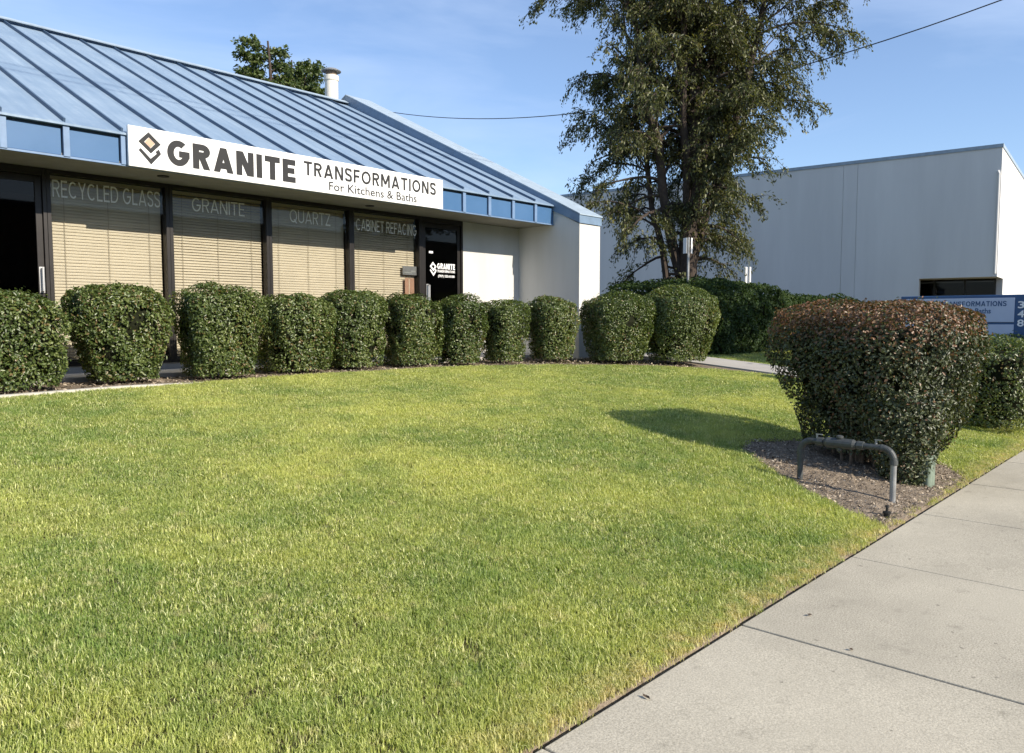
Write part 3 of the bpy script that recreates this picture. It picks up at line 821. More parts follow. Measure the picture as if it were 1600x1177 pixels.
# venetian blinds, each slat its own piece
slat_prof = [(-0.024, -0.002), (-0.008, 0.0025), (0.008, 0.0025), (0.024, -0.002), (0.024, -0.0036), (0.008, 0.0009), (-0.008, 0.0009), (-0.024, -0.0036)]
slat_me = MB().prism(slat_prof, 0, W_ - 0.13).build('slat', 'blind'); sdat = slat_me.data; bpy.data.objects.remove(slat_me)
tilt = [1.22, 1.0, 1.2, 1.02]
for k in range(4):
    xa = k * W_ + 0.065
    r_ = empty('venetian_blind', 'tan venetian blind behind the window lettered ' + win_names[k], 'blind', (xa, 0.13, ZB + 0.07), 'blinds behind the storefront windows')
    bx('headrail', 'blind', r_, xa, 0.10, ZS - 0.11, xa + W_ - 0.13, 0.16, ZS - 0.065)
    bx('bottom_rail', 'blind', r_, xa, 0.108, ZB + 0.075, xa + W_ - 0.13, 0.152, ZB + 0.10)
    n = 57; za = ZB + 0.13; zb = ZS - 0.14
    for i in range(n):
        sag = random.uniform(-0.0012, 0.0012)
        shared('slat', sdat, r_, (xa, 0.13, za + (zb - za) * i / (n - 1) + sag), (tilt[k] + random.uniform(-0.07, 0.07), random.uniform(-0.0012, 0.0012), 0))
    for fx in (0.12, 0.5, 0.88):
        MB().tube([(xa + (W_ - 0.13) * fx, 0.102, ZB + 0.09), (xa + (W_ - 0.13) * fx, 0.102, ZS - 0.1)], 0.003, 5).build('ladder_cord', 'cord', r_)
# small notices inside the last window
n1 = empty('window_notice', 'small grey plaque hung inside the window beside the right door', 'notice', (6.12, 0.06, 2.42))
bx('plate', 'grey_sign', n1, 5.945, 0.055, 2.345, 6.285, 0.07, 2.51, bevel=0.004)
bx('bar', 'alu', n1, 5.975, 0.050, 2.375, 6.16, 0.0535, 2.40); bx('bar', 'alu', n1, 6.14, 0.050, 2.395, 6.25, 0.0535, 2.43)
n2 = empty('window_flyer', 'terracotta flyer stuck inside the window under the grey plaque', 'flyer', (6.1, 0.06, 2.1))
bx('sheet', 'paper', n2, 6.0, 0.058, 1.75, 6.22, 0.062, 2.29); bx('print', 'blind', n2, 6.09, 0.0545, 1.78, 6.105, 0.057, 2.27)

# flue on the ridge
fl = empty('roof_flue', 'cream painted metal flue with a round rain cap on the roof ridge', 'flue', (8.75, YR + 0.2, ZR - 0.2))
c_ = (8.78, YR + 0.22, 0)
MB().lathe([(0.17, ZR - 0.3), (0.17, ZR + 0.62)], c_, 24).build('pipe', 'flue', fl, smooth=False)
MB().lathe([(0.23, ZR - 0.08), (0.20, ZR - 0.02), (0.185, ZR + 0.06)], c_, 24).build('flashing', 'galv', fl)
MB().lathe([(0.185, ZR + 0.60), (0.19, ZR + 0.62), (0.19, ZR + 0.72), (0.18, ZR + 0.73)], c_, 24).build('collar', 'flue', fl)
MB().lathe([(0.145, ZR + 0.70), (0.145, ZR + 0.84)], c_, 20).build('vent_screen', 'rust', fl)
MB().lathe([(0.25, ZR + 0.835), (0.255, ZR + 0.85), (0.17, ZR + 0.90), (0.02, ZR + 0.92)], c_, 24).build('rain_cap', 'galv', fl)

# ------------------------------------------------------------------ sign board on the fascia
YS = -OV - 0.10
sg = empty('shop_sign', 'long white sign board lettered GRANITE TRANSFORMATIONS For Kitchens & Baths on the fascia', 'sign', (3.28, YS + 0.03, 3.44))
bx('panel', 'signwhite', sg, 0.632, YS, 3.440, 3.236, YS + 0.045, 3.942, bevel=0.003)
bx('panel', 'signwhite', sg, 3.2385, YS, 3.440, 5.942, YS + 0.045, 3.942, bevel=0.003)
for ax in (0.8, 2.1, 3.3, 4.6, 5.8): bx('bracket', 'alu', sg, ax, YS + 0.046, 3.50, ax + 0.04, -OV + 0.004, 3.80)
logo(0.894, 3.893, 0.285, 0.405, YS - 0.003, ('signdark', 'signpeach'), sg, 'logo')
capitals('GRANITE', (1.115, 3.520, 3.010, 3.850), YS - 0.003, 'signdark', sg, 0.25, gap=0.12)
capitals('TRANSFORMATIONS', (3.155, 3.662, 5.775, 3.868), YS - 0.003, 'signdark', sg, 0.175, gap=0.155)
lettering('For Kitchens & Baths', (3.59, 3.488, 5.34, 3.620), YS - 0.003, 'signdark', sg, 0.010)

# ------------------------------------------------------------------ trimmed hedges
def rand_shell(n, rx, ry, h, taper, ex, dome, seed, depth=0.12, lump_a=0.05, z_low=0.0, lean=(0, 0)):
    """points and outward normals on a clipped, upward-flaring shrub standing on z=0"""
    r = np.random.default_rng(seed)
    a = r.uniform(0, 2 * math.pi, n)
    ca, sa = np.cos(a), np.sin(a)
    sup = (np.abs(ca) ** ex + np.abs(sa) ** ex) ** (-1.0 / ex)
    side_area = 2 * math.pi * (rx + ry) / 2 * h; top_area = math.pi * rx * ry
    top = r.random(n) < top_area / (top_area + side_area)
    hz = np.where(top, 1.0, z_low + (1 - z_low) * r.random(n) ** 0.92)
    rad = np.where(top, np.sqrt(r.random(n)), 1.0)
    wid = taper + (1 - taper) * np.clip(hz / 0.72, 0, 1) ** 0.8          # flare
    edge = np.clip((hz - 0.78) / 0.22, 0, 1)
    rim = np.where(top, 1.0, 1 - 0.10 * edge ** 2)
    R = wid * rim * rad * np.where(top, 0.92, 1)
    z = np.where(top, h * (1 - dome * rad ** 2.4) , h * hz * (1 - dome * 0.92))
    x = rx * sup * ca * R; y = ry * sup * sa * R
    N = np.stack([ca / rx, sa / ry, np.where(top, 2.2, (1 - taper) * -0.25 + edge * 0.9)], 1)
    N = np.where(top[:, None], np.stack([ca * rad * 0.5, sa * rad * 0.5, np.ones(n)], 1), N)
    N = unit(N)
    P = np.stack([x, y, z], 1)
    P += N * (lump_a * lump(P + seed, 3.2, seed) + lump_a * 0.5 * lump(P + seed, 8.0, seed + 1))[:, None]
    P -= N * (depth * r.random(n) ** 1.8)[:, None]
    P[:, 0] += lean[0] * P[:, 2]; P[:, 1] += lean[1] * P[:, 2]
    return P, N, top, hz

def hedge(name, label, cat, x, v, rx, ry, h, n, mat='leaf_hedge', taper=0.8, ex=3.2, dome=0.12, seed=1, leaf=0.043, group=None, red=0.05, z0=None, stems=7, low=0.06, red_top=0.0, lumpa=0.075, depth=0.13, lean=(0, 0), rot=0.0):
    z = float(G(v)) if z0 is None else z0
    root = empty(name, label, cat, (x, -v, z), group)
    P, N, top, hz = rand_shell(n, rx, ry, h, taper, ex, dome, seed, z_low=low, lump_a=lumpa, depth=depth, lean=lean)
    cr, sr_ = math.cos(rot), math.sin(rot); RM = np.array([[cr, sr_, 0], [-sr_, cr, 0], [0, 0, 1]])
    P = P @ RM; N = N @ RM
    r = np.random.default_rng(seed + 50)
    # stray shoots that break the clipped outline
    m_ = n // 45
    i = r.integers(0, n, m_); P[i] += N[i] * r.uniform(0.015, 0.06, (m_, 1))
    keep = (lump(P + seed * 1.7, 5.5, seed + 9) + 0.7 * lump(P + seed, 13.0, seed + 10) + r.normal(0, 0.35, n)) > -0.62
    P, N = P[keep], N[keep]; n = len(P)
    acc = (r.random(n) < red * np.clip(1 + 2.5 * lump(P, 3.0, seed + 4), 0.1, 4)).astype(float) * 0.8
    if red_top > 0:
        zz = P[:, 2] / h
        acc = np.maximum(acc, (r.random(n) < red_top * np.clip((zz - 0.74) / 0.14, 0.0, 1)) * r.uniform(0.5, 1, n))
    P0 = P + np.array([x, -v, z])
    rn = np.clip(r.random(n) * 0.75 + 0.22 * lump(P, 2.6, seed + 2) + 0.13, 0, 1)
    me = leaves_mesh('foliage', P0, N + np.array([0, 0, 0.25]), leaf, leaf * 0.58, acc=acc, jitter=0.6, rnd=rn)
    tag(obj('foliage', me, mat, root), kind='stuff')
    # solid filler body, its dark colour standing for shade between the leaves
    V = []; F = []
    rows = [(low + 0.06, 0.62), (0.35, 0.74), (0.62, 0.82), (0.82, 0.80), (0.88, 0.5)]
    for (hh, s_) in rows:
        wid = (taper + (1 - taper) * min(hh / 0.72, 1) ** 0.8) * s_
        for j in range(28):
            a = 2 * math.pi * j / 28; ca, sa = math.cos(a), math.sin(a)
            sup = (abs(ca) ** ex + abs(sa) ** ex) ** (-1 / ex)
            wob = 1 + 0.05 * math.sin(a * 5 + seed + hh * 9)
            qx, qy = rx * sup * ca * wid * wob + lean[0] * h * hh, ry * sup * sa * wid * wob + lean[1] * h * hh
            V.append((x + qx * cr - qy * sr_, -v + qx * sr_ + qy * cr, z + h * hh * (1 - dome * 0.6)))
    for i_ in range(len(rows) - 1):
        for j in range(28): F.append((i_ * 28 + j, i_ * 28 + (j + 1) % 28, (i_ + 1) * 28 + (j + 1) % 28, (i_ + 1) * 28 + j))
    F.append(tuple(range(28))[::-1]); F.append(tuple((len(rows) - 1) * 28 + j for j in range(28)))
    me = bpy.data.meshes.new('dark_core'); me.from_pydata(V, [], F); me.update(); obj('dark_core', me, 'core', root)
    st = MB()
    for q in range(stems):
        a = r.uniform(0, 6.28); d = r.uniform(0.1, 0.45) * min(rx, ry); d2 = d + r.uniform(0.1, 0.35) * min(rx, ry)
        st.tube([(x + d * math.cos(a), -v + d * math.sin(a), z - 0.05), (x + (d + d2) / 2 * math.cos(a + .1), -v + (d + d2) / 2 * math.sin(a + .1), z + h * 0.22), (x + d2 * math.cos(a + .15), -v + d2 * math.sin(a + .15), z + h * 0.5)], [0.016, 0.013, 0.008], 5)
    st.build('stems', 'stem', root)
    return root

HG = 'clipped shrubs in the hedge row'
hl = [
 ('first clipped shrub of the hedge row, cut off by the left frame edge', -1.03, 1.62, 0.60, 0.46, 1.10),
 ('dome topped clipped shrub before the RECYCLED GLASS window, second from the left', 0.36, 1.40, 0.52, 0.44, 1.22),
 ('clipped shrub before the pane lettered GRANITE, third from the left', 1.52, 1.52, 0.49, 0.46, 1.23),
 ('lower clipped shrub under the left half of the QUARTZ window', 2.80, 1.30, 0.50, 0.45, 1.13),
 ('tall dark sided clipped shrub below the mullion between QUARTZ and CABINET REFACING', 3.86, 1.22, 0.52, 0.46, 1.24),
 ('clipped shrub below the CABINET REFACING window and its grey plaque', 4.98, 1.30, 0.46, 0.44, 1.22),
 ('clipped shrub in front of the right glass door', 5.82, 1.58, 0.40, 0.40, 1.18),
 ('narrow clipped shrub before the sunlit stucco wall, shortest of the hedge row', 6.76, 1.72, 0.38, 0.40, 1.13),
 ('narrow clipped shrub before the shaded side of the wing wall', 7.82, 1.96, 0.45, 0.42, 1.20),
 ('broad round topped shrub in front of the white wing wall end', 9.0, 2.62, 0.72, 0.60, 1.40),
 ('widest flaring shrub at the right end of the hedge row beside the path', 10.12, 3.26, 0.70, 0.64, 1.55),
]
for i, (lb, x, v, rx, ry, h) in enumerate(hl):
    rx *= [1, 1, 0.97, 0.92, 0.98, 0.94, 0.93, 0.92, 0.90, 0.92, 0.97][i]
    n = int(4300 * (2 * math.pi * (rx + ry) / 2 * h + math.pi * rx * ry))
    hedge('clipped_shrub', lb, 'shrub', x, v, rx, ry, h, n, seed=20 + i, group=HG, taper=[0.84, 0.66, 0.74, 0.82, 0.72, 0.80, 0.76, 0.78, 0.74, 0.64, 0.60][i], lean=[(0, 0), (-0.07, 0), (-0.03, 0), (0, 0), (0, 0), (0, 0), (0, 0), (0, 0), (0, 0), (0.02, 0), (0.05, -0.02)][i], rot=[0.03, -0.10, -0.06, 0.02, -0.08, -0.04, -0.10, -0.06, -0.20, -0.33, -0.38][i], dome=0.09 if i < 9 else 0.15, red=0.04, ex=[7, 5, 6, 7, 4.5, 5.5, 5.5, 6, 5.5, 4.2, 4.2][i])

# big flaring bush beside the sidewalk
hedge('flaring_bush', 'big flaring bush with bronze red top growth and bare stems by the sidewalk', 'bush', 4.64, 8.80, 0.84, 0.84, 1.60, 44000, mat='leaf_bush', taper=0.44, ex=5.0, dome=0.07, seed=71, leaf=0.038, red=0.06, red_top=0.75, stems=0, low=0.10, lumpa=0.085, depth=0.17, rot=-0.33)
bb = [o for o in C.objects if o.name.startswith('flaring_bush')][0]
st = MB()
for q in range(60):
    a = random.uniform(0, 6.28); d = random.uniform(0.04, 0.40); d2 = d + random.uniform(0.06, 0.20)
    zz = float(G(8.83)); X, Y = 4.55, -8.85
    st.tube([(X + d * math.cos(a), Y + d * math.sin(a), zz - 0.03), (X + (d * .6 + d2 * .4) * math.cos(a + .1), Y + (d * .6 + d2 * .4) * math.sin(a + .1), zz + 0.35), (X + d2 * math.cos(a + .2), Y + d2 * math.sin(a + .2), zz + random.uniform(0.55, 0.8))], [0.016, 0.012, 0.006], 5)
st.build('bare_stems', 'twig', bb)
r = np.random.default_rng(77)
nS = 6800
a_ = r.uniform(0, 6.283, nS); u_ = r.random(nS) ** 0.5
zS = r.random(nS) ** 0.8 * 0.85; rS = (0.22 + 0.40 * np.minimum(zS, 0.6)) * (0.55 + 0.45 * u_)
PS = np.stack([4.06 + 0.18 * zS + rS * np.cos(a_) * 1.05, -9.24 + 0.10 * zS + rS * np.sin(a_) * 0.85 , 0.04 + zS], 1)
NS = np.stack([np.cos(a_), np.sin(a_), 0.3 + 0 * a_], 1)
tag(obj('foliage', leaves_mesh('foliage', PS, NS, 0.038, 0.023, acc=(r.random(nS) < 0.05) * 0.8, jitter=0.6), 'leaf_bush', bb), kind='stuff')
hedge('clipped_shrub', 'shadowed clipped shrub right behind the big flaring bush at the right frame edge', 'shrub', 8.75, 9.0, 0.92, 0.60, 1.22, 15000, seed=91, taper=0.8, ex=6.0, dome=0.10, mat='leaf_hedge')
hedge('clipped_shrub', 'dark clipped shrub at the foot of the blue monument sign', 'shrub', 9.95, 9.0, 0.5, 0.5, 1.22, 7000, seed=92, taper=0.85, mat='leaf_dark')

# long shaded hedge behind the path
def long_hedge():
    root = empty('long_hedge', 'long dark shaded hedge behind the path below the tall tree', 'hedge', (18, -1.3, 0.7))
    n = 46000; r = np.random.default_rng(5)
    xl, xr, yf, yb = 12.9, 25.5, -2.6, 0.4
    top = r.random(n) < 0.45
    x = r.uniform(xl, xr, n)
    H = 1.72 - 0.45 * np.clip((x - 14) / 11, 0, 1) + 0.10 * np.sin(x * 0.9) + 0.06 * np.sin(x * 2.3 + 1)
    y = np.where(top, r.uniform(yf, yb, n), yf)
    hz = np.where(top, 1.0, r.random(n))
    rim = np.clip((y - yf) / 0.5, 0, 1)
    z = np.where(top, H * (0.90 + 0.10 * np.sin(rim * 1.57)), H * 0.92 * hz)
    bul = np.where(top, 0, 0.18 * np.sin(hz * 3.0))
    y = y - bul
    Nn = np.where(top[:, None], np.array([0, -0.35, 1.0]), np.array([0, -1.0, 0.15])).astype(float)
    e = r.random(n) < 0.10                          # the near end of the hedge
    x = np.where(e, xl, x); y = np.where(e, r.uniform(yf, yb, n), y); Nn[e] = (-1, -0.2, 0.1); z = np.where(e, 1.65 * r.random(n), z)
    P = np.stack([x, y, z], 1)
    P += unit(Nn) * (0.11 * lump(P, 1.6, 8) + 0.07 * lump(P, 4.5, 9) - 0.14 * r.random(n) ** 1.6)[:, None]
    P[:, 2] += G(-np.minimum(P[:, 1], -0.1)) 
    me = leaves_mesh('foliage', P, Nn, 0.085, 0.05, acc=(r.random(n) < 0.08) * 0.7, jitter=0.6)
    tag(obj('foliage', me, 'leaf_dark', root), kind='stuff')
    mb = MB(); secs = np.linspace(xl + 0.12, xr, 30); k = 0
    for s_ in secs:
        Hs = 1.72 - 0.45 * min(max((s_ - 14) / 11, 0), 1) + 0.10 * math.sin(s_ * 0.9) + 0.06 * math.sin(s_ * 2.3 + 1)
        zb = float(G(2.6))
        mb.v += [(s_, yf + 0.12, zb - 0.1), (s_, yf - 0.02, zb + Hs * 0.5), (s_, yf + 0.25, zb + Hs * 0.82), (s_, -1.0, 0.7 + Hs * 0.9), (s_, yb, 0.7 + Hs * 0.85), (s_, yb, 0.6)]
    for i in range(len(secs) - 1):
        for j in range(5): mb.f.append((i * 6 + j, i * 6 + 6 + j, i * 6 + 7 + j, i * 6 + j + 1))
    mb.f.append(tuple(range(6)))
    mb.build('dark_core', 'core', root)  # dark filler, inner shade painted as in the single shrubs
long_hedge()

# ------------------------------------------------------------------ trees
def curve_pts(p0, d0, L, n, droop, wig, r):
    p = np.array(p0, float); d = np.array(d0, float); d /= np.linalg.norm(d)
    out = [p.copy()]
    for i in range(n):
        d = d + np.array([0, 0, -droop / n]) + r.normal(0, wig, 3); d /= np.linalg.norm(d)
        p = p + d * L / n; out.append(p.copy())
    return out

def tree(name, label, base, leaders, limbs, leaf, seed, mat, trunk_r, leaf_n=24, twigs=18, group=None, sun_tint=None, twig_len=(0.45, 1.0), droop_twig=1.1, bark='bark'):
    """leaders: list of (points, radius0); limbs(t, r) gives for a leader height fraction the limb length, droop"""
    r = np.random.default_rng(seed)
    root = empty(name, label, 'tree', base, group)
    tr = MB(); br = MB(); LP = []; LA = []; LG = []
    for (pts, r0, r1) in leaders:
        rad = np.linspace(r0, r1, len(pts))
        tr.tube(pts, list(rad), 9)
        pts = np.array(pts)
        seg = np.linalg.norm(np.diff(pts, axis=0), axis=1); cum = np.concatenate([[0], np.cumsum(seg)]) 
        for (s_, az, L, up, dr) in limbs(cum[-1], r):
            p0 = np.array([np.interp(s_, cum, pts[:, j]) for j in range(3)])
            rr = np.interp(s_, cum, rad) * 0.45
            d0 = (math.cos(az), math.sin(az), up)
            cp = curve_pts(p0, d0, L, 7, dr, 0.09, r)
            br.tube([tuple(q) for q in cp], list(np.linspace(min(rr, 0.07), 0.010, len(cp))), 5, cap=False)
            cp = np.array(cp)
            for q in range(max(3, int(twigs * L / 2.5))):
                f_ = 0.22 + 0.78 * r.random() ** 0.75
                pt = np.array([np.interp(f_ * (len(cp) - 1), range(len(cp)), cp[:, j]) for j in range(3)])
                a2 = az + r.normal(0, 1.0)
                tl = r.uniform(*twig_len)
                tp = curve_pts(pt, (math.cos(a2), math.sin(a2), r.uniform(-0.5, 0.5)), tl, 4, droop_twig, 0.12, r)
                br.tube([tuple(z) for z in tp], [0.010, 0.008, 0.006, 0.005, 0.003], 3, cap=False)
                tp = np.array(tp); nn = int(leaf_n * tl / 0.7)
                fr = 0.12 + 0.88 * r.random(nn)
                bp = np.stack([np.interp(fr * 4, range(5), tp[:, j]) for j in range(3)], 1)
                dv = unit(np.diff(tp, axis=0))[np.minimum((fr * 4).astype(int), 3)]
                bp = bp + r.normal(0, 0.055, (nn, 3))
                LP.append(bp); LA.append(dv + r.normal(0, 0.45, (nn, 3)) + np.array([0, 0, -0.55]))
                LG.append(np.full(nn, sun_tint(pt, r) if sun_tint else 0.0) * (r.random(nn) < 0.6))
    tr.build('trunk', bark, root); tag(br.build('branches', bark, root), kind='stuff')
    P = np.concatenate(LP); A = np.concatenate(LA); Gd = np.concatenate(LG)
    N = r.normal(0, 1, P.shape) + np.array([0, 0, 0.5])
    me = leaves_mesh('crown', P, N, leaf[0], leaf[1], axis=A, acc=Gd, jitter=0.2, fold=0.12)
    tag(obj('crown', me, mat, root), kind='stuff')
    return root

def lean_line(p0, p1, n, wob, r, bow=(0, 0)):
    out = []
    for i in range(n + 1):
        t_ = i / n; q = np.array(p0) * (1 - t_) + np.array(p1) * t_
        q += np.array([bow[0], bow[1], 0]) * math.sin(t_ * math.pi) + r.normal(0, wob, 3) * (1 if 0 < i < n else 0)
        out.append(tuple(q))
    return out

# camera-right unit vector in plan, used only to think about left and right of the crown
RT = np.array([0.6762, -0.7367]); FW = np.array([0.7367, 0.6762])
TB = np.array([15.1, -0.57])
def tp(right, fwd, z): q = TB + RT * right + FW * fwd; return (q[0], q[1], z)
rr = np.random.default_rng(3)
leaders = [
    (lean_line(tp(0, 0, 0.5), tp(0.35, 0.2, 15.5), 10, 0.04, rr, (0.05, 0)), 0.29, 0.05),
    (lean_line(tp(0.12, 0.05, 3.0), tp(1.1, 0.5, 14.6), 9, 0.05, rr, (0.15, -0.1)), 0.17, 0.03),
    (lean_line(tp(-0.05, 0.05, 2.4), tp(-2.3, -0.2, 13.6), 9, 0.06, rr, (-0.10, 0.05)), 0.15, 0.03),
    (lean_line(tp(-0.15, 0, 1.0), tp(-1.7, 0.7, 10.5), 8, 0.06, rr, (-0.05, 0.1)), 0.11, 0.02),
    (lean_line(tp(0.1, 0, 2.8), tp(2.3, 0.1, 14.0), 9, 0.06, rr, (0.35, -0.3)), 0.14, 0.03),
    (lean_line(tp(0.1, 0, 3.6), tp(2.2, 0.9, 9.5), 7, 0.06, rr, (0.3, -0.3)), 0.10, 0.02),
    (lean_line(tp(0.0, 0.1, 4.2), tp(-0.6, -1.6, 14.2), 8, 0.05, rr), 0.11, 0.03),
    (lean_line(tp(0.0, 0.1, 5.2), tp(0.2, 1.9, 14.0), 7, 0.05, rr), 0.11, 0.03),
]
def limbs_main(L, r):
    out = []
    n = int(L * 3.6)
    for i in range(n):
        s_ = L * (0.12 + 0.87 * (i + r.random()) / n)
        f_ = s_ / L
        hh = min(max((f_ - 0.06) / 0.38, 0), 1)
        ln = (1.05 + 1.55 * hh) * r.uniform(0.5, 1.16)
        out.append((s_, r.uniform(0, 6.283), ln, r.uniform(0.5, 1.7) if f_ > 0.25 else r.uniform(0.0, 0.6), r.uniform(0.6, 1.7)))
    return out
def sun_tint_main(p, r):  # yellow leaf tint paints sunlight on the lower right of the crown
    rt = (np.array(p[:2]) - TB) @ RT
    return 0.75 if (rt > 2.1 and p[2] < 7.5 and r.random() < 0.6) or r.random() < 0.04 else 0.0
tree('tall_tree', 'tall loose crowned evergreen tree with several upright stems rising beyond the hedge row', (15.1, -0.57, 0.6), leaders, limbs_main, (0.105, 0.042), 12, 'leaf_tree', 0.3, leaf_n=34, twigs=23, sun_tint=sun_tint_main, twig_len=(0.4, 0.95), droop_twig=1.5)

rr = np.random.default_rng(8)
T2 = np.array([14.95, 19.15])
def q2(right, fwd, z): q = T2 + RT * right + FW * fwd; return (q[0], q[1], z)
leaders2 = [(lean_line(q2(-0.3, 0, 0.6), q2(-0.35, 0, 13.3), 8, 0.08, rr), 0.30, 0.04), (lean_line(q2(0, 0, 4), q2(1.15, 0.3, 11.9), 6, 0.08, rr), 0.18, 0.03), (lean_line(q2(0, 0, 4), q2(-1.1, 0.3, 12.8), 6, 0.08, rr), 0.15, 0.03), (lean_line(q2(0, 0, 5), q2(0.4, 0.9, 12.8), 6, 0.08, rr), 0.15, 0.03)]
def limbs_far(L, r):
    n = int(L * 2.6)
    return [(L * (0.45 + 0.54 * (i + r.random()) / n), r.uniform(0, 6.28), r.uniform(0.45, 1.15), r.uniform(0.2, 0.9), r.uniform(0.1, 0.8)) for i in range(n)]
tree('background_tree', 'green tree top showing above the blue roof ridge left of the flue', (15.2, 19.2, 0.7), leaders2, limbs_far, (0.17, 0.09), 14, 'leaf_far', 0.3, leaf_n=26, twigs=46, twig_len=(0.35, 0.7), droop_twig=0.2)

rr = np.random.default_rng(9)
T3 = (14.5, -11.0)
leaders3 = [(lean_line((T3[0], T3[1], -0.05), (T3[0], T3[1], 8.6), 8, 0.05, rr), 0.17, 0.03), (lean_line((T3[0], T3[1], 2.4), (T3[0] - 1.4, T3[1] + 0.4, 7.8), 6, 0.06, rr), 0.10, 0.02), (lean_line((T3[0], T3[1], 2.6), (T3[0] + 1.5, T3[1] - 0.4, 7.8), 6, 0.06, rr), 0.10, 0.02), (lean_line((T3[0], T3[1], 2.6), (T3[0] + 0.2, T3[1] - 1.5, 7.6), 6, 0.06, rr), 0.10, 0.02)]
def limbs_street(L, r):
    n = int(L * 3.4)
    return [(L * (0.25 + 0.74 * (i + r.random()) / n), r.uniform(0, 6.28), r.uniform(0.9, 1.9), r.uniform(0.2, 0.9), r.uniform(0.1, 0.9)) for i in range(n)]
tree('street_tree', 'street tree on the sidewalk outside the right frame edge, shading the path lawn', (T3[0], T3[1], 0), leaders3, limbs_street, (0.15, 0.085), 15, 'leaf_far', 0.2, leaf_n=14, twigs=17, twig_len=(0.35, 0.8), droop_twig=0.3)

# ------------------------------------------------------------------ white tilt-up building on the right
wb = empty('warehouse_building', 'large plain white concrete warehouse with a dark recessed corner entrance', 'building', (27.87, -5.26, 0.6))
wb.rotation_euler = (0, 0, math.radians(5.07))
def wbox(name, mat, x0, y0, z0, x1, y1, z1, bevel=0.0):
    o = MB().box(x0, y0, z0, x1, y1, z1).build(name, mat, None, bevel=bevel)
    o.parent = wb; return o
ZT = 6.9
# local frame: x into the depth of the lit street side, y along the shaded side; entrance cut out of the near corner
EY, EXL, EZ = 2.40, 1.5, 2.40
joints = [2.42, 4.64, 5.15, 12.0, 18.7, 23.4]
for a, b in zip(joints[:-1], joints[1:]):
    wbox('wall_panel', 'tiltup', 0, a + 0.008, 0, 0.25, b - 0.008, ZT - 0.12)
wbox('wall_panel', 'tiltup', 0, 0, EZ, 0.25, EY + 0.0275, ZT - 0.12)
wbox('wall', 'tiltup', 0.02, EY + 0.02, 0, 0.24, 23.3, ZT - 0.13)
wbox('coping', 'cap_metal', -0.03, -0.03, ZT - 0.12, 0.30, 23.4, ZT)
wbox('wall_panel', 'tiltup', 0.25, 0, EZ, EXL + 0.3, 0.25, ZT - 0.12)
for a, b in ((EXL + 0.32, 7.6), (7.62, 13.6), (13.62, 19.6)):
    wbox('wall_panel', 'tiltup', a, 0, 0, b, 0.25, ZT - 0.12)
wbox('coping', 'cap_metal', 0.31, -0.03, ZT - 0.12, 19.6, 0.30, ZT)
wbox('roof', 'asphalt', 0.3, 0.3, ZT - 0.5, 19.6, 23.4, ZT - 0.4)
wbox('entrance_ceiling', 'tiltup', 0.26, 0.26, EZ, EXL + 2.3, EY + 2.0, EZ + 0.1)
wbox('entrance_wall', 'dark', 0.24, EY + 1.4, 0, EXL + 2.4, EY + 1.5, EZ)
wbox('entrance_wall', 'dark', EXL + 2.4, 0.26, 0, EXL + 2.5, EY + 1.5, EZ)
for yy in (0.15, 1.1, 2.1): wbox('entrance_mullion', 'bronze', 1.3, yy, 0, 1.36, yy + 0.06, EZ)
wbox('entrance_glass', 'tinted', 1.32, 0.2, 0, 1.335, EY + 1.4, EZ)
# downspout at the corner
o = MB().tube([(-0.02, 0.10, ZT - 0.9), (-0.05, 0.06, ZT - 1.0), (-0.05, 0.06, EZ + 0.1)], 0.035, 8).build('downspout', 'tiltup'); o.parent = wb

# ------------------------------------------------------------------ monument sign by the street
mo = empty('monument_sign', 'blue and pale grey monument sign with street number digits behind the big bush', 'sign', (10.2, -8.5, 0.1))
bx('frame', 'monblue', mo, 10.2, -9.55, 0.55, 10.55, -7.36, 1.885, bevel=0.01)
bx('base', 'walk', mo, 10.22, -9.4, -0.05, 10.53, -7.5, 0.549)
bx('face_panel', 'monface', mo, 10.188, -8.944, 1.475, 10.198, -7.44, 1.838, bevel=0.002)
bx('face_panel', 'monface', mo, 10.188, -8.944, 0.75, 10.198, -7.44, 1.44, bevel=0.002)
def mtext(txt, y0, y1, z0, z1, mat, bold):
    # reads from +y towards -y for a viewer on the -x side
    lettering(txt, (y0, z0, y1, z1), 10.1855, mat, mo, bold, axis='x')
capitals('GRANITE TRANSFORMATIONS', (-7.52, 1.715, -8.84, 1.792), 10.1855, 'monblue', mo, 0.18, axis='x')
mtext('For Kitchens & Baths', -7.80, -8.64, 1.605, 1.685, 'monblue', 0.02)
for ch, zz in (('3', 1.68), ('4', 1.545), ('8', 1.41)):
    lettering(ch, (-8.985, zz, -9.07, zz + 0.105), 10.196, 'vinylwhite', mo, 0.02, axis='x')

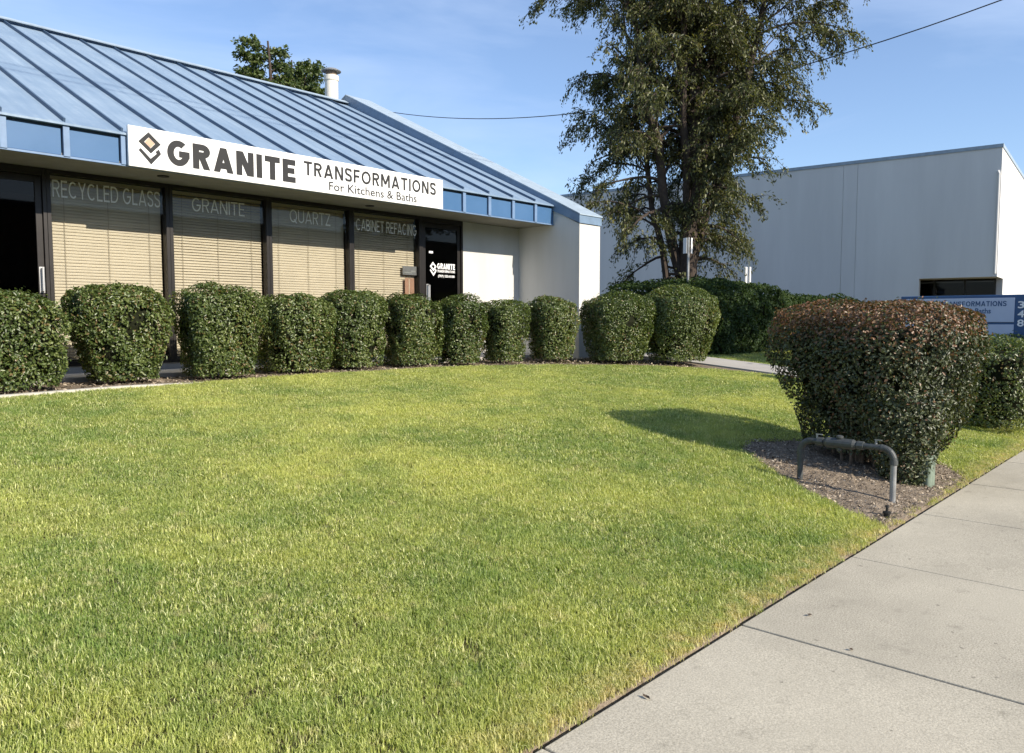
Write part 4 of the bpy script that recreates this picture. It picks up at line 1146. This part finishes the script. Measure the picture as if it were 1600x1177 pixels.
# ------------------------------------------------------------------ post sign, white stubs
ps = empty('post_sign', 'narrow back-to-back plate sign on a grey post before the tree trunk', 'sign', (13.8, -1.38, 0.7))
MB().tube([(13.8, -1.38, 0.6), (13.8, -1.38, 3.53)], 0.03, 8).build('post', 'galv', ps)
for sgn in (-1, 1):
    q = np.array([13.8, -1.38]) + RT * 0.062 * sgn - FW * 0.03
    a = 0.5 * sgn
    dx = (FW * math.cos(a) + RT * math.sin(a) * 1.0); dx /= np.linalg.norm(dx); nx = np.array([-dx[1], dx[0]])
    c0, c1 = q - dx * 0.02, q + dx * 0.11
    mb = MB(); mb.prism([tuple(c0 - nx * 0.003), tuple(c1 - nx * 0.003), tuple(c1 + nx * 0.003), tuple(c0 + nx * 0.003)], 3.14, 3.52, 'z')
    mb.build('plate', 'signwhite', ps)
for i, off in enumerate((0.0, 0.13)):
    p = np.array([18.98, -0.36]) + RT * off
    lb = ('wider white marker post showing over the dark hedge', 'thinner white marker post right of its wider twin over the hedge')[i]
    o = empty('marker_post', lb, 'post', (p[0], p[1], 0.7), 'white posts behind the hedge')
    MB().tube([(p[0], p[1], 0.6), (p[0], p[1], 3.08)], (0.05, 0.032)[i], 10).build('post', 'signwhite', o)
    MB().lathe([((0.053, 0.035)[i], 3.07), ((0.053, 0.035)[i], 3.10), (0.01, 3.115)], (p[0], p[1], 0), 10).build('cap', 'signwhite', o)

# ------------------------------------------------------------------ backflow pipe, green box, irrigation head
bf = empty('backflow_pipe', 'grey metal backflow pipe arching over the mulch before the big bush', 'pipe', (3.18, -9.0, 0.05))
px_, ya, yb, zt = 3.18, -8.64, -9.40, 0.475
zga, zgb = float(G(8.64)), float(G(9.40))
def elbow(y0, dy, z0):
    return [(px_, y0 + dy * 0.10 * (1 - math.cos(t_)), z0 - 0.10 + 0.10 * math.sin(t_)) for t_ in np.linspace(0, math.pi / 2, 7)]
for (y0, dy, zg, nm) in ((ya, -1, zga, 'riser'), (yb, 1, zgb, 'riser')):
    MB().tube([(px_, y0, zg - 0.08), (px_, y0, zt - 0.10)], 0.024, 14).build(nm, 'pipegrey' if dy < 0 else 'galv', bf, smooth=False)  # lighter metal on the street-side riser stands for sun falling on it
    MB().tube(elbow(y0, dy, zt), 0.028, 14).build('elbow', 'pipegrey', bf)
    MB().lathe([(0.032, zt - 0.13), (0.032, zt - 0.095)], (px_, y0, 0), 14).build('coupling', 'pipegrey', bf)
MB().tube([(px_, ya - 0.09, zt), (px_, yb + 0.09, zt)], 0.025, 14).build('crossbar', 'pipegrey', bf)
MB().tube([(px_, ya - 0.20, zt), (px_, ya - 0.23, zt), (px_, ya - 0.44, zt), (px_, ya - 0.47, zt)], [0.028, 0.044, 0.044, 0.028], 14).build('valve_body', 'pipegrey', bf)
for yy in (ya - 0.17, ya - 0.50): MB().tube([(px_, yy + 0.025, zt), (px_, yy - 0.025, zt)], 0.036, 8).build('union_nut', 'pipegrey', bf)
MB().lathe([(0.022, 0.038), (0.030, 0.045), (0.030, 0.062), (0.014, 0.068)], (px_, ya - 0.33, zt), 12).build('valve_bonnet', 'pipegrey', bf)
MB().lathe([(0.014, -0.07), (0.022, -0.06), (0.022, -0.038)], (px_, ya - 0.33, zt), 10).build('relief_port', 'pipegrey', bf)
for yy in (ya - 0.14, yb + 0.14):
    MB().tube([(px_, yy, zt + 0.02), (px_, yy, zt + 0.055)], 0.009, 6).build('stopcock', 'galv', bf)
    bx('lever', 'galv', bf, px_ - 0.006, yy - 0.045, zt + 0.055, px_ + 0.006, yy + 0.01, zt + 0.062)

gb = empty('valve_box', 'pale green weathered plastic valve post half hidden under the big bush', 'box', (4.0, -9.43, 0.01))
bx_, by_ = 4.10, -9.40
oc = [(-0.065, -0.07), (0.065, -0.07), (0.09, -0.045), (0.09, 0.045), (0.065, 0.07), (-0.065, 0.07), (-0.09, 0.045), (-0.09, -0.045)]
MB().prism([(bx_ + a * 0.9, by_ + b * 0.9) for a, b in oc], -0.04, 0.30, 'z').build('housing', 'palegreen', gb, bevel=0.01)
MB().prism([(bx_ + a, by_ + b) for a, b in oc], 0.301, 0.322, 'z').build('lid', 'palegreen', gb, bevel=0.006)

ih = empty('sprinkler_head', 'small black sprinkler head at the corner of mulch, lawn and sidewalk', 'sprinkler', (2.72, -9.50, 0))
MB().lathe([(0.022, -0.05), (0.022, 0.035), (0.030, 0.04), (0.030, 0.055), (0.012, 0.06)], (2.72, -9.50, 0.01), 12).build('riser', 'black', ih)
MB().lathe([(0.010, 0.06), (0.010, 0.085), (0.016, 0.088), (0.014, 0.10)], (2.72, -9.50, 0.01), 10).build('nozzle', 'black', ih)

# dry leaves lying on the sidewalk
spots = [(0.416, -9.836, 'dry dark leaf on the sidewalk just past the second joint from the front'), (0.126, -10.144, 'small dark leaf crumb beside the long joint of the nearest full slab'),
         (-0.894, -9.704, 'dark curled leaf on the nearest slab close to the lawn edge')]
for i, (x, y, lb) in enumerate(spots):
    mb = MB()
    L = (0.017, 0.011, 0.02)[i]; w = 0.008
    a = random.uniform(0, 3.1); ca, sa = math.cos(a), math.sin(a)
    def R_(u, v, z): return (x + u * ca - v * sa, y + u * sa + v * ca, 0.0035 + z)
    mb.add([R_(-L, 0, 0.001), R_(-L * .3, w, 0.006), R_(L * .5, w * .8, 0.004), R_(L, 0, 0.010), R_(L * .4, -w, 0.005), R_(-L * .4, -w * .9, 0.007), R_(0, 0, 0.0)],
           [(0, 1, 6), (1, 2, 6), (2, 3, 6), (3, 4, 6), (4, 5, 6), (5, 0, 6)])
    o = mb.build('dry_leaf', 'leaflitter'); tag(o, lb, 'leaf', 'leaf litter on the sidewalk')

# ------------------------------------------------------------------ overhead wires
def wire(name, label, pts, r_):
    tag(MB().tube(pts, r_, 6).build(name, 'cable'), label, 'cable')
P_ = np.array([(15.56, 10.32), (10.35, 9.18), (6.26, 8.56), (-2.56, 8.42), (-4.97, 8.62), (-7.0, 8.91)])
tt = np.linspace(20, -12, 40)
co_ = np.polyfit(P_[:, 0], P_[:, 1], 2)
wire('service_cable', 'thin dark service cable sagging across the sky behind the tall tree', [(18.0, a, float(np.polyval(co_, a))) for a in tt], 0.014)
wire('street_cable', 'overhead street cable above the sidewalk, out of frame, upper one', [(a, -11.9, 13.45 + 0.00015 * (a - 4) ** 2) for a in np.linspace(-60, 60, 25)], 0.016)
wire('street_cable', 'overhead street cable above the sidewalk, out of frame, lower one', [(a, -11.6, 12.85 + 0.00015 * (a - 4) ** 2) for a in np.linspace(-60, 60, 25)], 0.016)

# ------------------------------------------------------------------ low brown building across the street, outside the frame but reflected in the glass
M['brownwall'] = plain('brown_block', (0.13, 0.085, 0.06), 0.9, 0.2, 3.0)
ob = empty('opposite_building', 'low brown block building across the street, behind the camera', 'building', (0, -34, -0.2))
bx('wall', 'brownwall', ob, -45, -44, -0.2, 55, -34, 7.2)
bx('coping', 'bronze', ob, -45.2, -44.2, 7.203, 55.2, -33.8, 7.5)
for i in range(10):
    w_ = bx('window', 'bronze', ob, -40 + i * 9.5, -33.997, 0.9, -36 + i * 9.5, -33.93, 3.2)
    bx('pane', 'tinted', w_, -39.9 + i * 9.5, -33.925, 1.0, -36.1 + i * 9.5, -33.915, 3.1)
